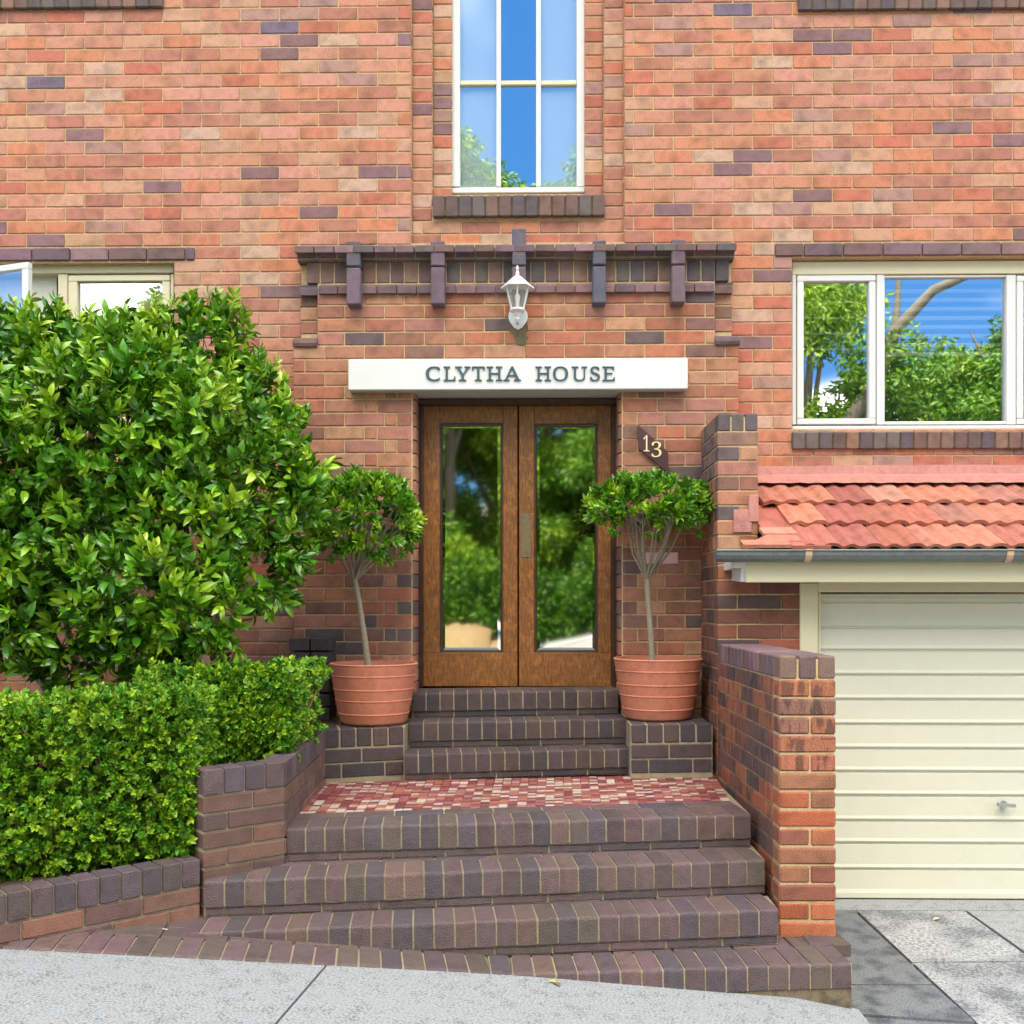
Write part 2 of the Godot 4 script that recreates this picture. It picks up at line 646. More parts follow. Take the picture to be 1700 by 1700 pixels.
func bar(called: String, a: Vector3, b: Vector3, m: Material, parent: Node, bevel := 0.004) -> MeshInstance3D:
	var mb := MB.new()
	mb.cbox(Transform3D(Basis(), (a + b) * 0.5), (b - a).abs(), bevel)
	return part(called, mb, m, parent)


# box between two pixel corners on a plane
func px_bar(called: String, x0: float, y0: float, x1: float, y1: float, z: float, zb: float, m: Material, parent: Node, bevel := 0.004) -> MeshInstance3D:
	var a := at_z(x0, y1, z)
	var b := at_z(x1, y0, z)
	return bar(called, Vector3(a.x, a.y, zb), Vector3(b.x, b.y, z), m, parent, bevel)


func px_x(px: float, z: float) -> float:
	return at_z(px, 900.0, z).x


func px_y(py: float, z: float, px := 880.0) -> float:
	return at_z(px, py, z).y


# ================================================================ build
func _ready() -> void:
	rng.seed = 4711
	# camera
	var cam := Camera3D.new()
	cam.name = "camera"
	cam.position = EYE
	cam.rotation.y = TURN
	cam.projection = Camera3D.PROJECTION_FRUSTUM
	cam.near = 0.1
	cam.far = 400.0
	cam.size = 1700.0 / F * 0.1
	cam.frustum_offset = Vector2(0.0, 150.0 / F * 0.1)
	add_child(cam)
	cam.current = true
	# sky and air
	var env := Environment.new()
	env.background_mode = Environment.BG_SKY
	var sm := ProceduralSkyMaterial.new()
	sm.sky_top_color = Color(0.25, 0.50, 0.77)
	sm.sky_horizon_color = Color(0.42, 0.65, 0.86)
	sm.sky_curve = 0.18
	sm.ground_bottom_color = Color(0.30, 0.29, 0.27)
	sm.ground_horizon_color = Color(0.55, 0.58, 0.60)
	sm.sky_cover = clouds()
	sm.sky_cover_modulate = Color(2.0, 1.88, 1.62, 1)
	sm.sky_energy_multiplier = 1.0
	var sky := Sky.new()
	sky.sky_material = sm
	env.sky = sky
	env.background_energy_multiplier = 1.0
	env.tonemap_mode = Environment.TONE_MAPPER_LINEAR
	env.tonemap_exposure = 2.6
	env.sdfgi_enabled = true
	env.ssao_enabled = true
	env.ssil_enabled = true
	var we := WorldEnvironment.new()
	we.name = "world_environment"
	we.environment = env
	add_child(we)
	# sun: high behind the house, so the front lies in the house's own shade and the far side of the street is lit
	var sun := DirectionalLight3D.new()
	sun.name = "sun"
	sun.light_energy = 1.5
	sun.light_angular_distance = 0.5
	sun.light_color = Color(1.0, 0.95, 0.86)
	sun.shadow_enabled = true
	add_child(sun)
	sun.look_at_from_position(Vector3.ZERO, Vector3(0.20, -0.88, 0.43), Vector3.UP)

	make_materials()
	ground()
	house()
	garage()
	low_wall()
	steps()
	planters()
	pots()
	hedges()
	shrub()
	litter()
	far_side()


func clouds() -> ImageTexture:
	var w := 1024
	var h := 512
	var f := noise(FastNoiseLite.TYPE_SIMPLEX_SMOOTH, 1.0, 117, 6)
	var o := PackedByteArray()
	o.resize(w * h * 4)
	for y in h:
		var el := PI * (0.5 - (y + 0.5) / h)
		for x in w:
			var k := (y * w + x) * 4
			var az := TAU * (x + 0.5) / w + PI
			var d := Vector3(cos(el) * cos(az), sin(el), cos(el) * sin(az))
			var a := 0.0
			if el > 0.02:
				var q := Vector2(d.x, d.z) / (d.y + 0.25) * 0.75
				a = smoothstep(-0.05, 0.40, f.get_noise_2d(q.x, q.y))
			o[k] = 250
			o[k + 1] = 250
			o[k + 2] = 252
			o[k + 3] = int(a * 235)
	return tex_from(w, h, o, Image.FORMAT_RGBA8)


# height of the footpath along the front edge of the steps
func path_y(x: float) -> float:
	return 0.212 - 0.105 * x


# far edge of the footpath (z at x)
func path_z(x: float) -> float:
	if x < -0.12:
		return 2.44 + (-0.12 - x) * 0.165
	return 2.44 - (x + 0.12) * 0.095


func ground() -> void:
	# concrete footpath: separate slabs with open joints, falling to the drive
	var fp := Node3D.new()
	fp.name = "footpath"
	add_child(fp)
	tag(fp, "pale grey concrete footpath sloping past the steps", "", "", "structure")
	var joints := [-7.0, -5.4, -3.75, -2.05, -0.545, 0.0, 0.0]
	joints = [-8.0, -6.2, -4.4, -2.6, -0.80, 1.36]
	for k in joints.size() - 1:
		var mb := MB.new()
		var x0: float = joints[k] + 0.005
		var x1: float = joints[k + 1] - 0.005
		var sk := 0.24 if k < 4 else 0.0
		var n := 8
		for i in n:
			for j in 6:
				var q := []
				for e in [[0, 0], [1, 0], [1, 1], [0, 1]]:
					var t := float(i + e[0]) / n
					var w := float(j + e[1]) / 6.0
					var skl := -0.30
					var skr := -0.30 if k < 4 else -0.02
					var xa := x0 + skl * w
					var xb := x1 + skr * w
					if k == 0:
						xa = x0
					var xx := lerpf(xa, xb, t)
					var zz := lerpf(path_z(lerpf(x0, x1, t)), 5.4, w)
					var yy := path_y(xx) - 0.02 * w
					if k == 4 and t > 0.9:
						yy -= 0.03 * (t - 0.9) * 10.0
					q.append(Vector3(xx, yy, zz))
				mb.quad(q[3], q[2], q[1], q[0])
				if j == 0:
					mb.quad(q[0], q[1], q[1] - Vector3(0, 0.12, 0), q[0] - Vector3(0, 0.12, 0))
				if i == n - 1:
					mb.quad(q[2], q[2] - Vector3(0, 0.12, 0), q[1] - Vector3(0, 0.12, 0), q[1])
				if i == 0:
					mb.quad(q[0], q[0] - Vector3(0, 0.12, 0), q[3] - Vector3(0, 0.12, 0), q[3])
		part("slab", mb, M.concrete, fp)
	# drive in front of the garage: four stained slabs with open joints
	var dv := Node3D.new()
	dv.name = "driveway"
	add_child(dv)
	tag(dv, "grey concrete driveway slabs with black stains before the garage", "", "", "structure")
	var g := 0.006
	var c1 := at_y(1396, 1507, 0.0)
	# rows of slabs in plan (x, z)
	var slabs := [
		[[1.20, 0.45], [3.95, 0.45], [3.95, 0.79], [1.20, 0.80]],
		[[1.22, 0.81], [1.81, 0.805], [1.82, 1.91], [1.22, 1.92]],
		[[1.83, 0.805], [2.43, 0.80], [2.43, 1.59], [1.83, 1.62]],
		[[2.44, 0.80], [3.95, 0.79], [3.95, 1.55], [2.44, 1.585]],
		[[1.83, 1.63], [3.95, 1.56], [3.95, 5.4], [1.84, 5.4]],
		[[1.22, 1.93], [1.82, 1.92], [1.83, 2.32], [1.32, 2.24], [1.22, 2.2]],
		[[1.33, 2.255], [1.83, 2.335], [1.83, 5.4], [1.33, 5.4]],
	]
	var n_slab := 0
	for sl in slabs:
		var mb := MB.new()
		var poly := V2(sl)
		var ctr := Vector2.ZERO
		for p in poly:
			ctr += p / poly.size()
		for k in poly.size():
			poly[k] = poly[k] + (ctr - poly[k]).normalized() * g
		mb.prism(poly, -0.12, -0.004 + rng.randf_range(-0.003, 0.003))
		part("slab", mb, [M.drive_clean, M.drive_dark, M.drive, M.drive_clean, M.drive, M.drive_dark, M.drive_dark][n_slab], dv)
		n_slab += 1
	# earth below everything, the road and the far side
	var mb := MB.new()
	mb.quad(Vector3(-90, -0.14, 90), Vector3(90, -0.14, 90), Vector3(90, -0.14, -60), Vector3(-90, -0.14, -60))
	structure("ground", mb, M.verge, "bare earth and dry grass of the street")
	mb = MB.new()
	mb.box(Transform3D(Basis(), Vector3(0, -0.10, 12.4)), Vector3(160, 0.06, 13.6))
	structure("road", mb, M.asphalt, "dark asphalt road in front of the house")


# ---------------------------------------------------------------- house
var wall_own := 0


func own_wall_brick(c: Vector3) -> bool:
	var p := to_px(c)
	if p.x < -20 or p.x > 1720 or p.y < -10 or p.y > 1000:
		return false
	if p.x < 420 and p.y > 520 or p.x < 500 and p.y > 640:
		return false
	# nearest the entrance first
	if absf(p.x - 860.0) > 560.0 or p.y < 70:
		return false
	wall_own += 1
	return wall_own <= 300


func house() -> void:
	var h := thing("house", Vector3(0, 0, 0), "two storey red and purple brick house with white window frames and brick entrance porch", "house")
	# body behind the front brickwork: keeps the sun off the front
	var mb := MB.new()
	mb.box(Transform3D(Basis(), Vector3(0, 4.4, -4.42)), Vector3(15.0, 9.2, 8.0))
	var body := part("body", mb, M.room, h)
	mb = MB.new()
	mb.extrude_x(V2([[0.55, 8.9], [0.55, 9.05], [-4.4, 11.0], [-9.3, 9.05], [-9.3, 8.9]]), -7.9, 7.9)
	mb.col = Color(1, 1, 1)
	part("roof", mb, M.flashing, h)
	front_wall(h)
	porch(h)
	upper_window(h)
	right_window(h)
	left_window(h)
	door(h)


func front_wall(h: Node3D) -> void:
	var fw := MB.new()
	# openings
	var rx0 := px_x(682, 0)
	var rx1 := px_x(1037, 0)
	var ry := px_y(402, 0)
	var ra := px_x(1315, 0)
	var w2 := [ra, px_y(713, 0), 3.75, px_y(430, 0)]
	var w3 := [-3.95, px_y(713, 0), px_x(289, 0), px_y(432, 0)]
	var dr := [px_x(690, 0), 0.9, px_x(1027, 0), px_y(648, 0)]
	sheet(fw, -7.5, -0.14, 7.5, 9.0, -0.006, [[rx0, ry, rx1, 8.0], w2, w3, dr], 0.42)
	# stepped reveal round the upper window
	var sx0 := px_x(717, -0.05)
	var sx1 := px_x(1003, -0.05)
	var sy := px_y(340, -0.05)
	sheet(fw, rx0, ry, rx1, 8.0, -0.056, [[sx0, sy, sx1, 7.9]], 0.05)
	var wx0 := px_x(750, -0.10)
	var wx1 := px_x(971, -0.10)
	sheet(fw, sx0, sy, sx1, 7.9, -0.106, [[wx0, px_y(322, -0.10), wx1, 7.8]], 0.30)
	fw.us = 1.0
	var wall := part("front_wall", fw, M.mortar, h)
	wall.set_meta("label", "pink red and purple brick front wall with cream mortar")
	# bricks
	var mass := MB.new()
	var c := 0.0855
	var base := px_y(405, 0)
	var bx0 := px_x(500, 0)
	var bx1 := px_x(1212, 0)
	for r in range(-46, 21):
		var y0 := base + r * c + 0.0045
		var yc := y0 + 0.038
		if yc < 0.0:
			continue
		var off := (0.127 if r & 1 else 0.0) + 0.03
		var spans := []
		if yc > ry - 0.02:
			spans = [[-5.9, rx0], [rx1, 5.9]]
		elif yc > 1.2:
			spans = [[-5.9, bx0], [bx1, 5.9]]
		else:
			spans = [[-5.9, bx0]]
		for hole in [w2, w3]:
			var nx := []
			for s in spans:
				if yc > hole[1] - 0.03 and yc < hole[3] + 0.07 and s[0] < hole[2] and s[1] > hole[0]:
					var top: bool = yc > hole[3] - 0.01
					var lx: float = hole[0] - (0.11 if top and hole == w2 else 0.0)
					var hx: float = hole[2] + (0.14 if top and hole == w3 else 0.0)
					if lx > s[0]:
						nx.append([s[0], lx])
					if hx < s[1]:
						nx.append([hx, s[1]])
				else:
					nx.append(s)
			spans = nx
		for s in spans:
			course(wall, mass, s[0], s[1], y0, 0.0778, 0.0, off, 0.254, WALL_COLOURS, 0.1, true)
	# recess: the strip below the sill, then the two stepped edges
	for r in range(0, 21):
		var y0 := base + r * c + 0.0045
		var yc := y0 + 0.038
		if yc < sy - 0.06:
			course(wall, null, rx0 + 0.004, rx1 - 0.004, y0, 0.0765, -0.05, (0.06 if r & 1 else -0.067), 0.127 if r == 2 else 0.254, WALL_COLOURS, 0.06, false, "reveal_brick")
		else:
			var own: MB = null if yc < px_y(0, 0) + 0.05 else mass
			course(wall, own, rx0 + 0.004, sx0, y0, 0.0765, -0.05, 50.0, 90.0, WALL_COLOURS, 0.06, false, "reveal_brick")
			course(wall, own, sx1, rx1 - 0.004, y0, 0.0765, -0.05, 50.0, 90.0, WALL_COLOURS, 0.06, false, "reveal_brick")
			if yc > px_y(318, -0.1):
				course(wall, own, sx0 + 0.004, wx0, y0 - 0.02, 0.0765, -0.10, 50.0, 90.0, WALL_COLOURS, 0.06, false, "reveal_brick")
				course(wall, own, wx1, sx1 - 0.004, y0 - 0.02, 0.0765, -0.10, 50.0, 90.0, WALL_COLOURS, 0.06, false, "reveal_brick")
	# lintel courses over the lower windows, slightly proud
	course(wall, null, px_x(1287, 0), 3.7, px_y(427, 0.012), 0.078, 0.014, 0.0, 0.25, PURPLE_COLOURS, 0.11, false, "lintel_brick")
	course(wall, null, -3.9, px_x(323, 0), px_y(427, 0.012), 0.078, 0.014, 0.02, 0.25, PURPLE_COLOURS, 0.11, false, "lintel_brick")
	# sills of bricks on edge
	sill(wall, px_x(1315, 0.03), 3.72, px_y(717, 0.03), px_y(745, 0.03), -0.10, 0.035, DARK_COLOURS)
	sill(wall, px_x(717, 0), px_x(1005, 0), px_y(322, 0), px_y(356, 0), -0.14, 0.0, DARK_COLOURS)
	sill(wall, px_x(1325, 0.03), 3.72, px_y(20, 0.03) + 0.115, px_y(20, 0.03), -0.05, 0.035, DARK_COLOURS)
	sill(wall, -3.6, px_x(270, 0.03), px_y(3, 0.03) + 0.115, px_y(3, 0.03), -0.05, 0.035, DARK_COLOURS)
	var o := part("brickwork", mass, M.brick, wall)
	tag(o, "", "", "", "stuff")


func sill(parent: Node, x0: float, x1: float, ytop: float, ybot: float, zb: float, zf: float, pal: Array) -> void:
	var n := roundi((x1 - x0) / 0.087)
	var w := (x1 - x0) / n
	var mb := MB.new()
	mb.col = lin(150, 140, 120)
	mb.box(Transform3D(Basis(), Vector3((x0 + x1) * 0.5, (ytop + ybot) * 0.5 - 0.003, (zb + zf) * 0.5 - 0.006)), Vector3(x1 - x0 - 0.01, ytop - ybot - 0.012, zf - zb - 0.006))
	part("sill_mortar", mb, M.mortar_grey, parent)
	for k in n:
		var xf := Transform3D(Basis.from_euler(Vector3(0.10, 0, 0)), Vector3(x0 + (k + 0.5) * w, (ytop + ybot) * 0.5, (zb + zf) * 0.5))
		brick(parent, null, xf, Vector3(w - 0.008, ytop - ybot, zf - zb), pal, 0.006, null, "sill_brick")


# brick whose one front edge is rounded (side = +1: right end)
func jamb_brick(parent: Node, x0: float, x1: float, y0: float, h: float, z: float, depth: float, side: int, pal: Array) -> void:
	var mb := MB.new()
	mb.col = brick_colour(pal)
	mb.uo = Vector2(rng.randf(), rng.randf())
	var r := 0.05
	var pts := []
	if side > 0:
		pts = [[x0, z - depth], [x1, z - depth]]
		for k in 6:
			var w := PI * 0.5 * k / 5.0
			pts.append([x1 - r + r * cos(w), z - r + r * sin(w)])
		pts.append([x0, z])
	else:
		pts = [[x1, z - depth], [x0, z - depth]]
		for k in 6:
			var w := PI * 0.5 * k / 5.0
			pts.append([x0 + r - r * cos(w), z - r + r * sin(w)])
		pts.append([x1, z])
	mb.prism(V2(pts), y0, y0 + h)
	part("brick", mb, M.brick, parent)


func porch(h: Node3D) -> void:
	var z := 0.10
	var x0 := px_x(487, z)
	var x1 := px_x(1226, z)
	var dx0 := px_x(690, z)
	var dx1 := px_x(1027, z)
	var lx0 := px_x(578, z)
	var lx1 := px_x(1142, z)
	var ly1 := px_y(594, z)
	var ly0 := px_y(648, z)
	var ix0 := px_x(527, z)
	var ix1 := px_x(1187, z)
	var ysh := px_y(573, z)
	var top := px_y(488, z)
	var mb := MB.new()
	sheet(mb, x0 + 0.004, -0.1, x1 - 0.004, ysh, z - 0.006, [[dx0 - 0.02, 0.9, dx1 + 0.02, ly0]], 0.2)
	sheet(mb, ix0, ysh, ix1, px_y(408, z), z - 0.006, [], 0.0)
	sheet(mb, px_x(496, z) + 0.004, ysh, px_x(1218, z) - 0.004, px_y(408, z), 0.045, [], 0.0)
	for e in [[x0 + 0.004, -0.1, ysh, z - 0.006], [px_x(496, z) + 0.004, ysh, px_y(408, z), 0.045]]:
		mb.quad(Vector3(e[0], e[1], 0), Vector3(e[0], e[1], e[3]), Vector3(e[0], e[2], e[3]), Vector3(e[0], e[2], 0))
	for e in [[x1 - 0.004, -0.1, ysh, z - 0.006], [px_x(1218, z) - 0.004, ysh, px_y(408, z), 0.045]]:
		mb.quad(Vector3(e[0], e[1], e[3]), Vector3(e[0], e[1], 0), Vector3(e[0], e[2], 0), Vector3(e[0], e[2], e[3]))
	mb.quad(Vector3(x0, ysh, z - 0.006), Vector3(x1, ysh, z - 0.006), Vector3(x1, ysh, 0), Vector3(x0, ysh, 0))
	var wall := part("entrance_porch", mb, M.mortar, h)
	wall.set_meta("label", "brick entrance porch with dark brackets under its cornice")
	var c := 0.0855
	var base := px_y(505, z)
	for r in range(1, -33, -1):
		var y0 := base + (r - 1) * c + 0.0045
		var yc := y0 + 0.038
		if yc < 0.62:
			break
		var off := (0.127 if r & 1 else 0.0) + 0.09
		if yc > ysh:
			course(wall, null, ix0, ix1, y0, 0.0765, z, off, 0.254, PORCH_COLOURS)
			if yc > px_y(555, z):
				course(wall, null, px_x(496, z), ix0 - 0.006, y0, 0.0765, 0.052, 50, 90, PORCH_COLOURS, 0.05)
				course(wall, null, ix1 + 0.006, px_x(1218, z), y0, 0.0765, 0.052, 50, 90, PORCH_COLOURS, 0.05)
		elif yc > ly1:
			course(wall, null, x0, x1, y0, 0.0765, z, off, 0.254, PORCH_COLOURS)
		elif yc > ly0:
			course(wall, null, x0, lx0 - 0.004, y0, 0.0765, z, off, 0.254, PORCH_COLOURS)
			course(wall, null, lx1 + 0.004, x1, y0, 0.0765, z, off, 0.254, PORCH_COLOURS)
		else:
			var jl := 0.24 if r & 1 else 0.115
			course(wall, null, x0, dx0 - jl - 0.009, y0, 0.0765, z, off, 0.254, PORCH_COLOURS)
			jamb_brick(wall, dx0 - jl, dx0, y0, 0.0765, z, 0.20, 1, PORCH_COLOURS)
			course(wall, null, dx1 + jl + 0.009, x1, y0, 0.0765, z, off, 0.254, PORCH_COLOURS)
			jamb_brick(wall, dx1, dx1 + jl, y0, 0.0765, z, 0.20, -1, PORCH_COLOURS)
	# shoulder stones
	for e in [[487, 527], [1187, 1228]]:
		var sb := MB.new()
		sb.col = brick_colour(PURPLE_COLOURS)
		var ya := px_y(573, 0.12)
		var yb := px_y(555, 0.12)
		sb.extrude_x(V2([[0.0, ya], [0.115, ya], [0.122, ya + 0.02], [0.115, ya + 0.045], [0.06, yb], [0.0, yb]]), px_x(e[0], z), px_x(e[1], z))
		part("shoulder_stone", sb, M.brick, wall)
	# bullnose course, soldier course and cornice
	var bn := [497, 1218, 0.126]
	var xa := px_x(497, z)
	var xb := px_x(1218, z)
	var n := roundi((xb - xa) / 0.128)
	for k in n:
		var sb := MB.new()
		sb.col = brick_colour(PURPLE_COLOURS)
		sb.uo = Vector2(rng.randf(), rng.randf())
		var w := (xb - xa) / n
		var ya := px_y(487.5, z)
		var yb := px_y(470, z)
		var edge := 0.0 if k > 0 and k < n - 1 else -0.035
		var zf := 0.128 + edge + rng.randf_range(-0.002, 0.002)
		sb.extrude_x(V2([[0.03, ya], [zf, ya], [zf, ya + 0.04], [zf - 0.012, ya + 0.055], [0.085, yb], [0.03, yb]]), xa + k * w + 0.004, xa + (k + 1) * w - 0.004)
		part("bullnose_brick", sb, M.brick, wall)
	xa = px_x(508, z)
	xb = px_x(1211, z)
	n = roundi((xb - xa) / 0.088)
	for k in n:
		var w := (xb - xa) / n
		var ya := px_y(468, z)
		var yb := px_y(433, z)
		brick(wall, null, Transform3D(Basis(), Vector3(xa + (k + 0.5) * w, (ya + yb) * 0.5, 0.05)), Vector3(w - 0.008, yb - ya, 0.1), DARK_COLOURS, 0.004, null, "soldier_brick")
	xa = px_x(488, 0.2)
	xb = px_x(1224, 0.2)
	n = roundi((xb - xa) / 0.127)
	for k in n:
		var sb := MB.new()
		sb.col = brick_colour(PURPLE_COLOURS if k % 3 else DARK_COLOURS)
		sb.uo = Vector2(rng.randf(), rng.randf())
		var w := (xb - xa) / n
		var yt := px_y(405.5, 0.2)
		var ym := px_y(416.5, 0.2)
		var yb := px_y(432, 0.12)
		var dz := rng.randf_range(-0.003, 0.003)
		sb.extrude_x(V2([[0.002, yb], [0.112, yb], [0.116, yb + 0.015], [0.13, yb + 0.032], [0.158, yb + 0.044], [0.195 + dz, ym - 0.004], [0.20 + dz, ym], [0.20 + dz, yt - 0.004], [0.196, yt], [0.002, yt + 0.025]]), xa + k * w + 0.004, xa + (k + 1) * w - 0.004)
		part("cornice_brick", sb, M.brick, wall)
	mb = MB.new()
	mb.box(Transform3D(Basis(), Vector3((xa + xb) * 0.5, px_y(420, 0.12), 0.09)), Vector3(xb - xa - 0.02, 0.07, 0.06))
	part("cornice_mortar", mb, M.mortar_grey, wall)
	# five brackets of two dark bricks each
	var blue := [[96, 96, 108, 4], [122, 104, 114, 4], [104, 98, 110, 3]]
	for k in 5:
		var e: Array = [[575, 598, 398], [715, 738, 398], [850, 873, 378], [984, 1006, 399], [1115, 1138, 398]][k]
		var zf := 0.195
		var bx0 := px_x(e[0], zf)
		var bx1 := px_x(e[1], zf)
		for q in 2:
			var ya := px_y(440.5 if q == 0 else 504.0, zf)
			var yb := px_y(e[2] if q == 0 else 441.5, zf)
			var dp := 0.13 if q == 0 else 0.10
			brick(wall, null, Transform3D(Basis(), Vector3((bx0 + bx1) * 0.5, (ya + yb) * 0.5, zf - dp * 0.5)), Vector3(bx1 - bx0, yb - ya - 0.004, dp), blue, 0.007, null, "bracket_brick")
	# bare patch of old render below the lamp
	mb = MB.new()
	mb.col = lin(176, 172, 158)
	var outl := [[846, 531], [874, 530], [877, 545], [872, 558], [878, 560], [870, 574], [858, 571], [852, 556], [845, 548]]
	var pp := PackedVector2Array()
	for p in outl:
		var w := at_z(p[0], p[1], z)
		pp.append(Vector2(w.x, w.y))
	var tr := Geometry2D.triangulate_polygon(pp)
	for k in range(0, tr.size(), 3):
		var q := [Vector3(pp[tr[k]].x, pp[tr[k]].y, z + 0.004), Vector3(pp[tr[k + 1]].x, pp[tr[k + 1]].y, z + 0.004), Vector3(pp[tr[k + 2]].x, pp[tr[k + 2]].y, z + 0.004)]
		if (q[1] - q[0]).cross(q[2] - q[0]).z < 0:
			q.reverse()
		mb.tri(q[0], q[1], q[2])
	for k in pp.size():
		var a := pp[k]
		var b := pp[(k + 1) % pp.size()]
		mb.quad(Vector3(a.x, a.y, z + 0.004), Vector3(b.x, b.y, z + 0.004), Vector3(b.x, b.y, z - 0.006), Vector3(a.x, a.y, z - 0.006))
	part("render_patch", mb, M.mortar_grey, wall)
	# pale painted brick beside the doors
	px_bar("painted_brick", 1066, 917, 1126, 936, z + 0.003, z - 0.05, mat(lin(222, 186, 186, 0.85), 0.6), wall, 0.003)
	# name beam over the door
	var bz := 0.185
	var beam := MB.new()
	var ba := at_z(578, 648, bz)
	var bb := at_z(1142, 594, bz)
	beam.cbox(Transform3D(Basis(), Vector3((ba.x + bb.x) * 0.5, (ba.y + bb.y) * 0.5, 0.01)), Vector3(bb.x - ba.x, bb.y - ba.y, 0.35), 0.006)
	var bo := part("name_beam", beam, M.white, h)
	bo.set_meta("label", "white beam over the doors lettered CLYTHA HOUSE")
	var font := SystemFont.new()
	font.font_names = PackedStringArray(["Droid Serif"])
	var ink := mat(lin(44, 70, 82), 0.5)
	ink.vertex_color_use_as_albedo = false
	for e in [["C", 707, 730.6], ["L", 736.5, 756], ["Y", 755.5, 781], ["T", 783.5, 804.7], ["H", 808, 834], ["A", 835.5, 865], ["H", 889, 914.7], ["O", 918, 943], ["U", 949, 974.7], ["S", 979.5, 996], ["E", 1000, 1020.6]]:
		glyph(e[0], at_z(e[1], 632.2, bz + 0.004), at_z(e[2], 608.5, bz + 0.004), font, ink, bo, 0.012)
	# house number on a slanting dark board
	var nb := MB.new()
	var q := []
	for p in [[1059, 705], [1060, 744], [1109, 784], [1109, 750]]:
		q.append(at_z(p[0], p[1], 0.125))
	var back := Vector3(0, 0, -0.02)
	nb.quad(q[0], q[1], q[2], q[3])
	for k in 4:
		nb.quad(q[k] + back, q[(k + 1) % 4] + back, q[(k + 1) % 4], q[k])
	nb.quad(q[3] + back, q[2] + back, q[1] + back, q[0] + back)
	var board := thing("house_number_board", q[1] + back, "dark slanted board with pale house number 13 on the porch wall", "sign")
	var bm := mat(lin(70, 42, 48), 0.4)
	part("board", nb, bm, board)
	var gold := mat(lin(222, 200, 150), 0.5)
	gold.vertex_color_use_as_albedo = false
	glyph("1", at_z(1068, 749.5, 0.127), at_z(1078, 722.5, 0.127), font, gold, board, 0.006)
	glyph("3", at_z(1081.5, 759, 0.127), at_z(1098, 733, 0.127), font, gold, board, 0.006)
	lantern()


func glyph(t: String, a: Vector3, b: Vector3, font: Font, m: Material, parent: Node, deep: float) -> void:
	var tm := TextMesh.new()
	tm.font = font
	tm.font_size = 64
	tm.pixel_size = 0.01
	tm.depth = 0.1
	tm.text = t
	var bb := tm.get_aabb()
	var o := MeshInstance3D.new()
	o.mesh = tm
	o.material_override = m
	o.name = numbered(parent, "letter" if not t.is_valid_int() else "numeral")
	parent.add_child(o)
	var s := Vector3((b.x - a.x) / bb.size.x, (b.y - a.y) / bb.size.y, deep / bb.size.z)
	o.scale = s
	o.position = (a + b) * 0.5 - bb.get_center() * s - origin_of(parent)


